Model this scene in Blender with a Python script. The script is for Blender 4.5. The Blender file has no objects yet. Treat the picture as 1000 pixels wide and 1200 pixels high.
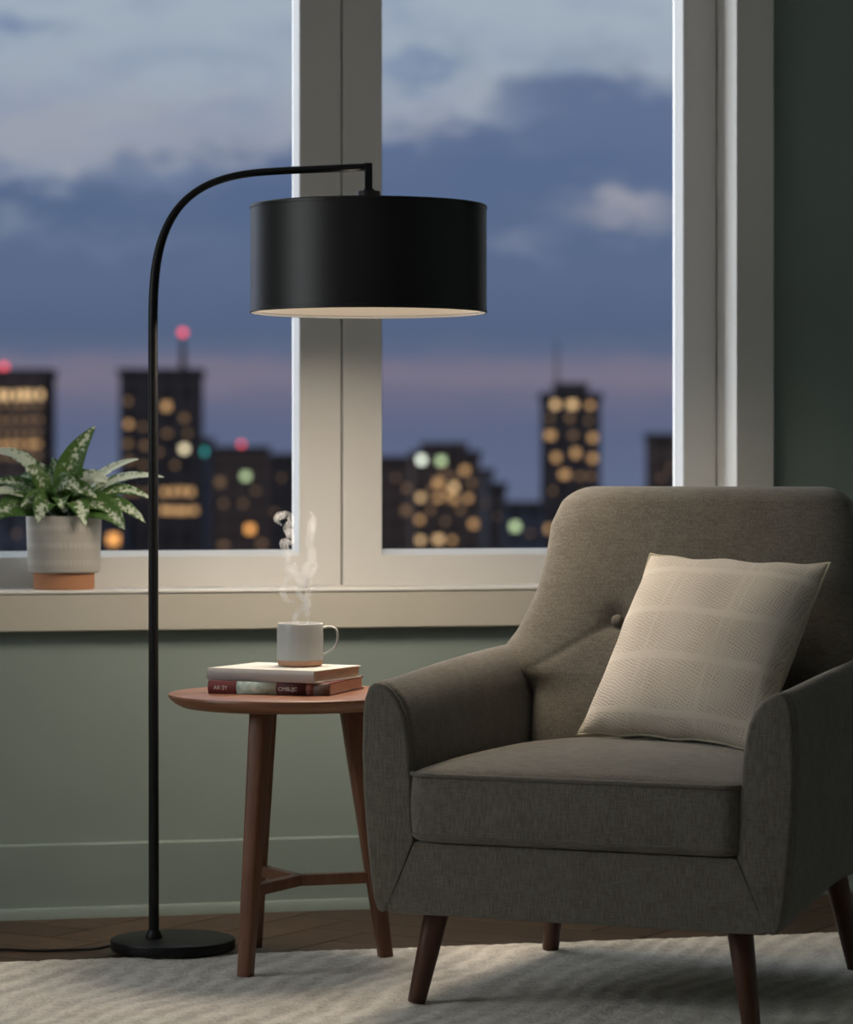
import bpy, bmesh, math, random
from mathutils import Vector, Matrix, noise as mnoise

random.seed(7)
SC = bpy.context.scene
COL = SC.collection
R = math.radians
AZ = R(13.3)            # the camera looks 13.3 degrees to the right of the window wall's normal
CA, SA = math.cos(AZ), math.sin(AZ)
F = 3700.0              # focal length in pixels for a 1000 px wide frame
EYE = 0.93


def W(u, v, z=0.0):
    """metres right of / in front of the camera's standing point -> world"""
    return Vector((u * CA + v * SA, -u * SA + v * CA, z))


# ------------------------------------------------------------------ mesh helpers
def link(name, me, mat=None, parent=None, smooth=None):
    o = bpy.data.objects.new(name, me)
    COL.objects.link(o)
    if mat:
        me.materials.append(mat)
    if parent:
        o.parent = parent
    if smooth is not None:
        for p in me.polygons:
            p.use_smooth = len(p.vertices) <= 4
        if smooth < 180:
            me.set_sharp_from_angle(angle=R(smooth))
    return o


def obj(name, bm, mat=None, parent=None, smooth=None):
    bmesh.ops.recalc_face_normals(bm, faces=bm.faces)
    me = bpy.data.meshes.new(name)
    bm.to_mesh(me)
    bm.free()
    return link(name, me, mat, parent, smooth)


def pyobj(name, verts, faces, mat=None, parent=None, smooth=None):
    bm = bmesh.new()
    vs = [bm.verts.new(v) for v in verts]
    for f in faces:
        bm.faces.new([vs[i] for i in f])
    return obj(name, bm, mat, parent, smooth)


def empty(name, loc=(0, 0, 0), rz=0.0, rot=None):
    o = bpy.data.objects.new(name, None)
    COL.objects.link(o)
    o.location = loc
    o.rotation_euler = rot if rot else (0, 0, rz)
    o.empty_display_size = .05
    return o


def tag(o, label, cat, group=None, kind=None):
    o['label'] = label
    o['category'] = cat
    if group:
        o['group'] = group
    if kind:
        o['kind'] = kind
    return o


def bevel(o, w, seg=2, angle=30):
    m = o.modifiers.new('bevel', 'BEVEL')
    m.width = w
    m.segments = seg
    m.limit_method = 'ANGLE'
    m.angle_limit = R(angle)
    m.harden_normals = False
    return o


def add_box(bm, x0, x1, y0, y1, z0, z1):
    v = [bm.verts.new(c) for c in ((x0, y0, z0), (x1, y0, z0), (x1, y1, z0), (x0, y1, z0),
                                   (x0, y0, z1), (x1, y0, z1), (x1, y1, z1), (x0, y1, z1))]
    for f in ((0, 3, 2, 1), (4, 5, 6, 7), (0, 1, 5, 4), (1, 2, 6, 5), (2, 3, 7, 6), (3, 0, 4, 7)):
        bm.faces.new([v[i] for i in f])


def boxes(name, lst, mat, parent=None, bev=0.0, seg=2):
    bm = bmesh.new()
    for b in lst:
        add_box(bm, *b)
    o = obj(name, bm, mat, parent)
    if bev:
        bevel(o, bev, seg)
        for p in o.data.polygons:
            p.use_smooth = True
        o.data.set_sharp_from_angle(angle=R(50))
    return o


def lathe_bm(prof, n=64, cx=0.0, cy=0.0, bm=None):
    """prof: list of (r, z); r = 0 closes"""
    bm = bm or bmesh.new()
    rings = []
    for r, z in prof:
        if r < 1e-6:
            rings.append([bm.verts.new((cx, cy, z))])
        else:
            rings.append([bm.verts.new((cx + r * math.cos(2 * math.pi * i / n), cy + r * math.sin(2 * math.pi * i / n), z)) for i in range(n)])
    for a, b in zip(rings, rings[1:]):
        for i in range(n):
            j = (i + 1) % n
            if len(a) == 1 and len(b) == 1:
                continue
            if len(a) == 1:
                bm.faces.new((a[0], b[j], b[i]))
            elif len(b) == 1:
                bm.faces.new((a[i], a[j], b[0]))
            else:
                bm.faces.new((a[i], a[j], b[j], b[i]))
    return bm


def tube_bm(pts, radii, n=12, bm=None, closed=False, cap=True):
    bm = bm or bmesh.new()
    pts = [Vector(p) for p in pts]
    if not hasattr(radii, '__len__'):
        radii = [radii] * len(pts)
    m = len(pts)
    rings = []
    nrm = None
    for i, p in enumerate(pts):
        if closed:
            t = pts[(i + 1) % m] - pts[i - 1]
        else:
            t = pts[min(i + 1, m - 1)] - pts[max(i - 1, 0)]
        t.normalize()
        if nrm is None:
            ref = Vector((0, 0, 1)) if abs(t.z) < .9 else Vector((0, 1, 0))
            nrm = t.cross(ref).normalized()
        else:
            nrm = (nrm - t * nrm.dot(t)).normalized()
        b = t.cross(nrm)
        rings.append([bm.verts.new(p + (nrm * math.cos(2 * math.pi * k / n) + b * math.sin(2 * math.pi * k / n)) * radii[i]) for k in range(n)])
    rng = range(m) if closed else range(m - 1)
    for i in rng:
        a, b = rings[i], rings[(i + 1) % m]
        for k in range(n):
            j = (k + 1) % n
            bm.faces.new((a[k], a[j], b[j], b[k]))
    if cap and not closed:
        bm.faces.new(rings[0][::-1])
        bm.faces.new(rings[-1])
    return bm


def catmull(pts, sub=8):
    pts = [Vector(p) for p in pts]
    out = []
    for i in range(len(pts) - 1):
        p0, p1, p2, p3 = pts[max(i - 1, 0)], pts[i], pts[i + 1], pts[min(i + 2, len(pts) - 1)]
        for k in range(sub):
            t = k / sub
            out.append(.5 * ((2 * p1) + (p2 - p0) * t + (2 * p0 - 5 * p1 + 4 * p2 - p3) * t * t + (3 * p1 - p0 - 3 * p2 + p3) * t ** 3))
    out.append(pts[-1])
    return out


def lerp_table(tab, x):
    if x <= tab[0][0]:
        return tab[0][1]
    for (a, va), (b, vb) in zip(tab, tab[1:]):
        if x <= b:
            t = (x - a) / (b - a)
            return va + (vb - va) * t
    return tab[-1][1]


def smooth_table(tab, x):
    """cubic (catmull) interpolation of a table"""
    if x <= tab[0][0]:
        return tab[0][1]
    if x >= tab[-1][0]:
        return tab[-1][1]
    for i in range(len(tab) - 1):
        a, b = tab[i], tab[i + 1]
        if x <= b[0]:
            p0 = tab[max(i - 1, 0)]
            p3 = tab[min(i + 2, len(tab) - 1)]
            h = b[0] - a[0]
            t = (x - a[0]) / h
            m1 = (b[1] - p0[1]) / (b[0] - p0[0]) * h
            m2 = (p3[1] - a[1]) / (p3[0] - a[0]) * h
            return (2 * t ** 3 - 3 * t * t + 1) * a[1] + (t ** 3 - 2 * t * t + t) * m1 + (-2 * t ** 3 + 3 * t * t) * b[1] + (t ** 3 - t * t) * m2


def sstep(a, b, x):
    t = min(1, max(0, (x - a) / (b - a)))
    return t * t * (3 - 2 * t)


# ------------------------------------------------------------------ materials
def srgb(r, g, b):
    def c(x):
        x /= 255.0
        return x / 12.92 if x <= .04045 else ((x + .055) / 1.055) ** 2.4
    return (c(r), c(g), c(b), 1)


class NT:
    def __init__(self, tree):
        self.t = tree
        self.n = tree.nodes
        self.l = tree.links

    def add(self, typ, **kw):
        nd = self.n.new(typ)
        for k, v in kw.items():
            setattr(nd, k, v)
        return nd

    def put(self, sock, val):
        if isinstance(val, bpy.types.NodeSocket):
            self.l.new(val, sock)
        else:
            sock.default_value = val

    def math(self, op, a, b=0.0, c=None, clamp=False):
        nd = self.add('ShaderNodeMath', operation=op, use_clamp=clamp)
        self.put(nd.inputs[0], a)
        self.put(nd.inputs[1], b)
        if c is not None:
            self.put(nd.inputs[2], c)
        return nd.outputs[0]

    def mix(self, fac, a, b, blend='MIX'):
        nd = self.add('ShaderNodeMix', data_type='RGBA', blend_type=blend)
        self.put(nd.inputs[0], fac)
        self.put(nd.inputs[6], a)
        self.put(nd.inputs[7], b)
        return nd.outputs[2]

    def noise(self, vec=None, scale=5.0, detail=3.0, rough=.5, dist=0.0, dim='3D'):
        nd = self.add('ShaderNodeTexNoise', noise_dimensions=dim)
        if vec is not None:
            self.l.new(vec, nd.inputs['Vector'])
        nd.inputs['Scale'].default_value = scale
        nd.inputs['Detail'].default_value = detail
        nd.inputs['Roughness'].default_value = rough
        nd.inputs['Distortion'].default_value = dist
        return nd.outputs['Fac']

    def coord(self, which='Object'):
        return self.add('ShaderNodeTexCoord').outputs[which]

    def mapping(self, vec, scale=(1, 1, 1), rot=(0, 0, 0), loc=(0, 0, 0)):
        nd = self.add('ShaderNodeMapping')
        self.l.new(vec, nd.inputs['Vector'])
        nd.inputs['Scale'].default_value = scale
        nd.inputs['Rotation'].default_value = rot
        nd.inputs['Location'].default_value = loc
        return nd.outputs[0]

    def ramp(self, fac, stops, interp='LINEAR'):
        nd = self.add('ShaderNodeValToRGB')
        cr = nd.color_ramp
        cr.interpolation = interp
        while len(cr.elements) < len(stops):
            cr.elements.new(.5)
        for e, (p, c) in zip(cr.elements, stops):
            e.position = p
            e.color = c if hasattr(c, '__len__') else (c, c, c, 1)
        self.put(nd.inputs[0], fac)
        return nd.outputs[0]

    def maprange(self, v, a, b, c=0.0, d=1.0, smooth=False):
        nd = self.add('ShaderNodeMapRange', interpolation_type='SMOOTHSTEP' if smooth else 'LINEAR')
        self.put(nd.inputs['Value'], v)
        for k, x in (('From Min', a), ('From Max', b), ('To Min', c), ('To Max', d)):
            self.put(nd.inputs[k], x)
        return nd.outputs[0]

    def bump(self, height, strength=.5, dist=.002, normal=None):
        nd = self.add('ShaderNodeBump')
        nd.inputs['Strength'].default_value = strength
        nd.inputs['Distance'].default_value = dist
        self.l.new(height, nd.inputs['Height'])
        if normal is not None:
            self.l.new(normal, nd.inputs['Normal'])
        return nd.outputs[0]


def material(name, col=None, rough=.5, spec=.5, metal=0.0, sheen=0.0):
    m = bpy.data.materials.new(name)
    m.use_nodes = True
    nt = NT(m.node_tree)
    b = nt.n['Principled BSDF']
    if col is not None:
        b.inputs['Base Color'].default_value = col
    b.inputs['Roughness'].default_value = rough
    b.inputs['Specular IOR Level'].default_value = spec
    b.inputs['Metallic'].default_value = metal
    if sheen:
        b.inputs['Sheen Weight'].default_value = sheen
        b.inputs['Sheen Roughness'].default_value = .5
    return m, nt, b


def painted(name, col, rough=.5, bump=.08, var=.04, scale=260):
    m, nt, b = material(name, col, rough, .4)
    co = nt.coord()
    n1 = nt.noise(co, 3.0, 4)
    c = nt.mix(nt.maprange(n1, .3, .7), tuple(x * (1 - var) for x in col[:3]) + (1,), tuple(min(1, x * (1 + var)) for x in col[:3]) + (1,))
    nt.l.new(c, b.inputs['Base Color'])
    nt.l.new(nt.bump(nt.noise(co, scale, 2), bump, .0006), b.inputs['Normal'])
    return m


M = {}
M['wall'] = painted('sage_wall_paint', (.243, .297, .276, 1), .75)
M['base'] = painted('sage_skirting_paint', (.250, .309, .288, 1), .5, .04)
M['plain'] = painted('warm_white_plaster', (.55, .53, .49, 1), .8)
M['white'] = painted('white_window_paint', (.70, .69, .668, 1), .38, .03, .02)
M['sill'] = painted('dimmed_cream_sill_paint', (.51, .49, .43, 1), .35, .03, .02)  # cream with shade put into the colour, offsetting strong lamp light on the apron
M['ceil'] = painted('ceiling_paint', (.72, .71, .68, 1), .9)


def wood(name, c0, c1, scale=(1, 1, 1), rough=.4, ring=18, island=False):
    m, nt, b = material(name, None, rough, .4)
    co = nt.coord()
    if island:
        g = nt.add('ShaderNodeNewGeometry').outputs['Random Per Island']
        cmb = nt.add('ShaderNodeCombineXYZ')
        nt.l.new(nt.math('MULTIPLY', g, 30.0), cmb.inputs[2])
        vm = nt.add('ShaderNodeVectorMath', operation='ADD')
        nt.l.new(co, vm.inputs[0])
        nt.l.new(cmb.outputs[0], vm.inputs[1])
        co = vm.outputs[0]
    mp = nt.mapping(co, scale)
    n1 = nt.noise(mp, ring, 5, .6, .6)
    n2 = nt.noise(mp, ring * 6, 3, .6)
    f = nt.math('ADD', nt.math('MULTIPLY', n1, .7), nt.math('MULTIPLY', n2, .3))
    c = nt.mix(nt.maprange(f, .35, .65), c0, c1)
    if island:
        c = nt.mix(nt.math('MULTIPLY', g, .55), c, (c0[0] * .45, c0[1] * .45, c0[2] * .45, 1))
    nt.l.new(c, b.inputs['Base Color'])
    nt.l.new(nt.bump(f, .12, .001), b.inputs['Normal'])
    return m


M['floor'] = wood('dark_oak_floor', (.056, .033, .021, 1), (.105, .061, .036, 1), (6, 6, 6), .45, 3, True)
M['walnut'] = wood('walnut_table', (.120, .050, .027, 1), (.215, .094, .052, 1), (1, 1, .12), .42, 26)
M['walnut_top'] = wood('walnut_table_top', (.19, .080, .043, 1), (.30, .138, .077, 1), (.12, 1, 1), .36, 22)
M['leg'] = wood('dark_walnut_chair_leg', (.050, .020, .012, 1), (.095, .037, .022, 1), (1, 1, .12), .35, 26)


def fabric(name, c0, c1, scale=520, bump=.5, sheen=.15, rough=.9):
    m, nt, b = material(name, None, rough, .15, 0, sheen)
    co = nt.coord()
    a = nt.noise(nt.mapping(co, (1, 1, .09)), scale, 2, .5)
    h = nt.noise(nt.mapping(co, (.09, .09, 1)), scale, 2, .5)
    big = nt.noise(co, 22, 4, .6)
    wv = nt.math('ADD', nt.math('MULTIPLY', a, .62), nt.math('MULTIPLY', h, .38))
    f = nt.math('ADD', nt.math('MULTIPLY', wv, .82), nt.math('MULTIPLY', big, .18))
    c = nt.mix(nt.maprange(f, .40, .60), c0, c1)
    nt.l.new(c, b.inputs['Base Color'])
    nt.l.new(nt.bump(f, bump, .0014), b.inputs['Normal'])
    return m


M['fabric'] = fabric('taupe_grey_linen', (.099, .089, .075, 1), (.164, .149, .126, 1))
M['button'] = fabric('taupe_grey_button', (.10, .090, .072, 1), (.17, .155, .128, 1))
M['dustcover'] = material('black_dust_cover', (.012, .012, .011, 1), .9, .1)[0]

# black satin metal for the lamp
mm, nt, b = material('black_satin_metal', (.008, .008, .009, 1), .42, .28)
nt.l.new(nt.bump(nt.noise(nt.coord(), 900, 2), .05, .0004), b.inputs['Normal'])
M['black'] = mm
mm, nt, b = material('black_satin_shade', (.0075, .0075, .0085, 1), .44, .5)
co = nt.coord()
nt.l.new(nt.bump(nt.noise(nt.mapping(co, (1, 1, .05)), 500, 2), .04, .0004), b.inputs['Normal'])
M['shade'] = mm
M['lining'] = material('champagne_shade_lining', (.030, .026, .021, 1), .7, .3)[0]
M['cord'] = material('black_rubber_cord', (.010, .010, .010, 1), .6, .3)[0]


def emission(name, col, strength):
    m = bpy.data.materials.new(name)
    m.use_nodes = True
    nt = NT(m.node_tree)
    nt.n.remove(nt.n['Principled BSDF'])
    e = nt.add('ShaderNodeEmission')
    e.inputs[0].default_value = col
    e.inputs[1].default_value = strength
    nt.l.new(e.outputs[0], nt.n['Material Output'].inputs[0])
    return m


M['diffuser'] = emission('glowing_lamp_diffuser', (1, .85, .67, 1), 22)

# window glass: a clear sheet with a faint reflection
mm = bpy.data.materials.new('clear_window_glass')
mm.use_nodes = True
nt = NT(mm.node_tree)
nt.n.remove(nt.n['Principled BSDF'])
tr = nt.add('ShaderNodeBsdfTransparent')
gl = nt.add('ShaderNodeBsdfGlossy')
gl.inputs['Roughness'].default_value = .02
fr = nt.add('ShaderNodeFresnel')
fr.inputs['IOR'].default_value = 1.12
mx = nt.add('ShaderNodeMixShader')
nt.l.new(fr.outputs[0], mx.inputs[0])
nt.l.new(tr.outputs[0], mx.inputs[1])
nt.l.new(gl.outputs[0], mx.inputs[2])
nt.l.new(mx.outputs[0], nt.n['Material Output'].inputs[0])
M['glass'] = mm

# rug
mm, nt, b = material('cream_wool_pile', None, 1.0, .05, 0, .2)
co = nt.coord()
n1 = nt.noise(co, 150, 4, .75)
n2 = nt.noise(co, 9, 4, .6)
n3 = nt.noise(nt.mapping(co, (1, 1, 1)), 60, 3, .6)
f = nt.math('ADD', nt.math('MULTIPLY', n1, .55), nt.math('ADD', nt.math('MULTIPLY', n2, .2), nt.math('MULTIPLY', n3, .25)))
ya = nt.add('ShaderNodeAttribute', attribute_name='yarn').outputs['Fac']
f2 = nt.math('ADD', nt.math('MULTIPLY', nt.math('SUBTRACT', f, .5), 1.25), nt.math('ADD', .385, nt.math('MULTIPLY', ya, .16)))
c = nt.ramp(f2, [(.30, (.47, .43, .37, 1)), (.48, (.74, .69, .61, 1)), (.64, (.90, .85, .77, 1))])
nt.l.new(c, b.inputs['Base Color'])
nt.l.new(nt.bump(f, .8, .007), b.inputs['Normal'])
M['rug'] = mm

# ceramics
def ceramic(name, col, rough=.45, speck=.0):
    m, nt, b = material(name, col, rough, .45)
    co = nt.coord()
    n = nt.noise(co, 700, 2, .6)
    c = nt.mix(nt.maprange(n, .60, .72), col, tuple(x * (1 - speck) for x in col[:3]) + (1,))
    nt.l.new(c, b.inputs['Base Color'])
    nt.l.new(nt.bump(nt.noise(co, 120, 3), .05, .001), b.inputs['Normal'])
    return m


M['mug'] = ceramic('pale_grey_glaze', (.50, .51, .51, 1), .35, .25)
M['clay'] = ceramic('terracotta_clay', (.46, .215, .115, 1), .8, .15)
M['mugclay'] = ceramic('pinkish_bare_clay', (.52, .30, .20, 1), .8, .15)
M['coffee'] = material('black_coffee', (.02, .009, .004, 1), .08, .5)[0]
M['soil'] = ceramic('potting_soil', (.03, .02, .013, 1), .95, .6)
mm, nt, b = material('ribbed_offwhite_glaze', (.50, .48, .44, 1), .55, .4)
co = nt.coord('UV')
vg = nt.add('ShaderNodeTexBrick')
nt.l.new(nt.mapping(co, (46, 1, 1)), vg.inputs['Vector'])
vg.offset = .0
vg.inputs['Scale'].default_value = 1
vg.inputs['Mortar Size'].default_value = .12
vg.inputs['Mortar Smooth'].default_value = .6
vg.inputs['Brick Width'].default_value = 1.0
vg.inputs['Row Height'].default_value = .25
nt.l.new(nt.mix(nt.math('MULTIPLY', vg.outputs['Fac'], .5), (.52, .50, .46, 1), (.40, .385, .35, 1)), b.inputs['Base Color'])
nt.l.new(nt.bump(nt.math('SUBTRACT', 1.0, vg.outputs['Fac']), .6, .0015), b.inputs['Normal'])
M['pot'] = mm

# books
M['cover_cream'] = painted('cream_cloth_cover', (.66, .645, .60, 1), .7, .2, .05, 700)
M['cover_grey'] = painted('pale_grey_spine', (.45, .44, .43, 1), .7, .2, .08, 400)
M['cover_maroon'] = painted('maroon_cover', (.17, .045, .04, 1), .55, .1, .1)
M['band_maroon'] = painted('maroon_spine_band', (.17, .040, .042, 1), .55, .1, .1)
M['band_dark'] = painted('dark_maroon_spine_band', (.11, .034, .036, 1), .55, .1, .1)
M['band_rust'] = painted('rust_spine_band', (.26, .085, .07, 1), .55, .1, .15)
M['band_brown'] = painted('brown_spine_band', (.14, .09, .075, 1), .55, .1, .3, 150)
mm, nt, b = material('mint_spine_band', None, .6, .3)
nn = nt.noise(nt.coord(), 90, 4, .65)
nt.l.new(nt.ramp(nn, [(.32, (.34, .47, .40, 1)), (.5, (.54, .68, .60, 1)), (.68, (.66, .77, .69, 1))]), b.inputs['Base Color'])
M['band_mint'] = mm
M['ink'] = material('pale_spine_lettering', (.72, .66, .62, 1), .6, .3)[0]


def pages(name, col):
    m, nt, b = material(name, col, .9, .1)
    co = nt.coord()
    w = nt.noise(nt.mapping(co, (.02, .02, 1)), 1100, 1)
    c = nt.mix(nt.maprange(w, .35, .65), tuple(x * .78 for x in col[:3]) + (1,), col)
    nt.l.new(c, b.inputs['Base Color'])
    nt.l.new(nt.bump(w, .3, .0006), b.inputs['Normal'])
    return m


M['pages_tan'] = pages('tan_page_block', (.66, .53, .41, 1))
M['pages_pink'] = pages('reddish_page_block', (.76, .54, .44, 1))

# leaves: silver centre, mottled green margin (UV: x across -1..1 mapped to 0..1, y along)
def leaf_mat(name, silver, seed):
    m, nt, b = material(name, None, .42, .4)
    uv = nt.coord('UV')
    sep = nt.add('ShaderNodeSeparateXYZ')
    nt.l.new(uv, sep.inputs[0])
    across = nt.math('ABSOLUTE', nt.math('SUBTRACT', nt.math('MULTIPLY', sep.outputs[0], 2.0), 1.0))
    co = nt.mapping(nt.coord(), (1, 1, 1), (0, 0, 0), (seed, seed * 2.3, 0))
    n = nt.noise(co, 130, 3, .6)
    d = nt.math('ADD', nt.math('MULTIPLY', across, -.35), nt.math('ADD', nt.math('MULTIPLY', nt.math('POWER', sep.outputs[1], 2.0), .42), nt.math('MULTIPLY', n, 1.5)))
    s = nt.maprange(d, .72 - silver, .92 - silver)
    c = nt.mix(s, (.085, .185, .042, 1), (.72, .78, .66, 1))
    vein = nt.maprange(across, .0, .07, 1, 0)
    c = nt.mix(nt.math('MULTIPLY', vein, .55), c, (.42, .52, .32, 1))
    nt.l.new(c, b.inputs['Base Color'])
    b.inputs['Subsurface Weight'].default_value = .0
    tl = nt.add('ShaderNodeBsdfTranslucent')
    nt.l.new(c, tl.inputs[0])
    mx = nt.add('ShaderNodeMixShader')
    mx.inputs[0].default_value = .25
    nt.l.new(b.outputs[0], mx.inputs[1])
    nt.l.new(tl.outputs[0], mx.inputs[2])
    nt.l.new(mx.outputs[0], nt.n['Material Output'].inputs[0])
    nt.l.new(nt.bump(n, .15, .001), b.inputs['Normal'])
    return m


M['leaf_green'] = leaf_mat('mottled_green_leaf', -.15, 1.0)
M['leaf_mid'] = leaf_mat('silver_green_leaf', -.05, 2.0)
M['leaf_pale'] = leaf_mat('silver_leaf', .22, 3.0)

# pillow: cream weave in bands of small dashes
mm, nt, b = material('cream_woven_cushion', None, .95, .1, 0, .2)
uv = nt.coord('UV')
sep = nt.add('ShaderNodeSeparateXYZ')
nt.l.new(uv, sep.inputs[0])
U, V = sep.outputs[0], sep.outputs[1]
wob = nt.noise(uv, 3, 2)
Vw = nt.math('ADD', V, nt.math('MULTIPLY', nt.math('SUBTRACT', wob, .5), .05))
band = None
for c0, wd in ((.865, .02), (.615, .019), (.375, .021), (.10, .018)):
    k = nt.maprange(nt.math('ABSOLUTE', nt.math('SUBTRACT', Vw, c0)), wd * .75, wd * 1.15, 1, 0)
    band = k if band is None else nt.math('MAXIMUM', band, k)
for c0, wd in ((.29, .009), (.35, .005), (.66, .009), (.71, .005), (.93, .010)):
    k = nt.maprange(nt.math('ABSOLUTE', nt.math('SUBTRACT', U, c0)), wd * .7, wd * 1.2, .75, 0)
    band = nt.math('MAXIMUM', band, k)
wb2 = nt.math('MULTIPLY', nt.math('SUBTRACT', nt.noise(uv, 14, 2), .5), .05)
du = nt.math('SINE', nt.math('MULTIPLY', nt.math('ADD', nt.math('ADD', U, wb2), nt.math('MULTIPLY', V, .5)), 285.0))
dv = nt.math('SINE', nt.math('MULTIPLY', nt.math('SUBTRACT', V, nt.math('MULTIPLY', U, .5)), 262.0))
dash = nt.maprange(nt.math('MULTIPLY', du, dv), -.15, .6)
amp = nt.maprange(nt.noise(uv, 6, 3), .35, .6, .45, 1)
dash = nt.math('MULTIPLY', nt.math('MULTIPLY', dash, amp), nt.math('SUBTRACT', 1.0, band))
yarn = nt.noise(uv, 260, 2, .5)
cream = nt.mix(nt.maprange(yarn, .3, .7), (.56, .50, .42, 1), (.68, .615, .53, 1))
nt.l.new(nt.mix(nt.math('MULTIPLY', dash, .62), cream, (.34, .275, .215, 1)), b.inputs['Base Color'])
hh = nt.math('ADD', nt.math('MULTIPLY', dash, -.8), nt.math('MULTIPLY', yarn, .4))
nt.l.new(nt.bump(hh, .6, .002), b.inputs['Normal'])
M['pillow'] = mm
mm, nt, b = material('olive_cream_piping', (.46, .42, .31, 1), .9, .1)
M['pillow_edge'] = mm

# steam: a real thin volume
mm = bpy.data.materials.new('steam_vapour')
mm.use_nodes = True
nt = NT(mm.node_tree)
nt.n.remove(nt.n['Principled BSDF'])
vs = nt.add('ShaderNodeVolumePrincipled')
vs.inputs['Color'].default_value = (1, 1, 1, 1)
vs.inputs['Anisotropy'].default_value = .0
co = nt.coord()
nz = nt.noise(nt.mapping(co, (1, 1, .5)), 120, 4, .65, 1.6)
sp_ = nt.add('ShaderNodeSeparateXYZ')
nt.l.new(co, sp_.inputs[0])
nt.l.new(nt.math('MULTIPLY', nt.maprange(nz, .44, .66, 0, 190), nt.maprange(sp_.outputs[2], .06, .26, 1, .45)), vs.inputs['Density'])
nt.l.new(vs.outputs[0], nt.n['Material Output'].inputs['Volume'])
M['steam'] = mm

# ------------------------------------------------------------------ the room
WY = 6.52                                    # room face of the window wall
XL, XR, YF, ZC = -1.7, 3.3, -0.9, 2.75
WX0, WX1, WZ0, WZ1 = 0.435, 2.2276, .60, 2.55  # opening

o = boxes('wall_back', [(XL, WX0 - .012, WY, WY + .22, 0, ZC), (WX1 + .012, XR, WY, WY + .22, 0, ZC),
                        (WX0 - .012, WX1 + .012, WY, WY + .22, 0, WZ0), (WX0 - .012, WX1 + .012, WY, WY + .22, WZ1 + .012, ZC)], M['wall'])
o['kind'] = 'structure'
LWY0, LWY1, LWZ0, LWZ1 = 4.4, 5.8, .85, 2.2
o = boxes('wall_left', [(XL - .2, XL, YF, LWY0, 0, ZC), (XL - .2, XL, LWY1, WY + .22, 0, ZC),
                        (XL - .2, XL, LWY0, LWY1, 0, LWZ0), (XL - .2, XL, LWY0, LWY1, LWZ1, ZC)], M['plain'])
o['kind'] = 'structure'
o = boxes('wall_right', [(XR, XR + .2, YF, WY + .22, 0, ZC)], M['wall'])
o['kind'] = 'structure'
o = boxes('wall_front', [(XL - .2, XR + .2, YF - .2, YF, 0, ZC)], M['plain'])
o['kind'] = 'structure'
o = boxes('ceiling', [(XL - .2, XR + .2, YF - .2, WY + .22, ZC, ZC + .15)], M['ceil'])
o['kind'] = 'structure'

# herringbone floor, one mesh of planks on a sub-floor
bm = bmesh.new()
add_box(bm, XL - .2, XR + .2, YF - .2, WY + .22, -.12, -.006)
PL, PW, G = .75, .125, .002
c45, s45 = math.cos(R(45)), math.sin(R(45))


def plank(x0, y0, x1, y1):
    q = [((x0 + x1) / 2, (y0 + y1) / 2)]
    cx = q[0][0] * c45 - q[0][1] * s45 + .8
    cy = q[0][0] * s45 + q[0][1] * c45 + 2.8
    if not (XL - .1 < cx < XR + .1 and 3.2 < cy < WY + .36):
        return
    lo = []
    for z in (-.006, 0.0):
        e = G if z == 0 else G * .4
        for (x, y) in ((x0 + e, y0 + e), (x1 - e, y0 + e), (x1 - e, y1 - e), (x0 + e, y1 - e)):
            lo.append(bm.verts.new((x * c45 - y * s45 + .8, x * s45 + y * c45 + 2.8, z)))
    for f in ((4, 5, 6, 7), (0, 1, 5, 4), (1, 2, 6, 5), (2, 3, 7, 6), (3, 0, 4, 7)):
        bm.faces.new([lo[i] for i in f])


n6 = int(PL / PW)
for k in range(-90, 90):
    for j in range(-12, 13):
        # staircase layout: horizontal and vertical planks
        bx, by = k * PW + j * PL, k * PW - j * PL
        plank(bx, by, bx + PL, by + PW)
        plank(bx + PL, by - PL + PW, bx + PL + PW, by + PW)
o = obj('floor', bm, M['floor'])
o['kind'] = 'structure'

# skirting of the window wall: tall board with a small cap groove and a quarter round at the floor
o = boxes('baseboard_back', [(XL, XR, WY - .016, WY, .0, .153)], M['base'], None, .004)
o['kind'] = 'structure'
bm = bmesh.new()
prof = [(0, 0), (-.014, 0), (-.0125, .016), (-.010, .021), (0, .0225)]
ring0 = [bm.verts.new((XL, WY - .016 + y, z)) for y, z in prof]
ring1 = [bm.verts.new((XR, WY - .016 + y, z)) for y, z in prof]
for i in range(len(prof)):
    j = (i + 1) % len(prof)
    bm.faces.new((ring0[i], ring0[j], ring1[j], ring1[i]))
bm.faces.new(ring0)
bm.faces.new(ring1[::-1])
o = obj('trim_1', bm, M['base'], None, 40)
o['kind'] = 'structure'

# ------------------------------------------------------------------ the window
SY = 6.632                                     # room face of the sashes
GY = 6.680                                    # glass
win = empty('window_1', (0, 0, 0))
win['kind'] = 'structure'
boxes('casing', [(WX1 - .0006, WX1 + .0845, WY - .02, WY + .005, WZ0 + .075, WZ1 + .0845),
                 (WX0 - .0845, WX0 + .0006, WY - .02, WY + .005, WZ0 + .075, WZ1 + .0845),
                 (WX0, WX1, WY - .02, WY + .005, WZ1, WZ1 + .0845)], M['white'], win, .0012)
boxes('jamb', [(WX1, WX1 + .012, WY - .0185, WY + .215, WZ0 + .07, WZ1), (WX0 - .012, WX0, WY - .018, WY + .215, WZ0 + .07, WZ1),
               (WX0, WX1, WY - .018, WY + .215, WZ1 - .001, WZ1 + .011)], M['white'], win)
boxes('window_sill', [(WX0 - .14, WX1 + .14, WY - .0345, SY + .10, .6675, .6762)], M['white'], win, .0038, 4)
boxes('sill_apron', [(WX0 - .138, WX1 + .138, WY - .031, WY + .02, .591, .6685)], M['sill'], win, .003, 2)


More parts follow.
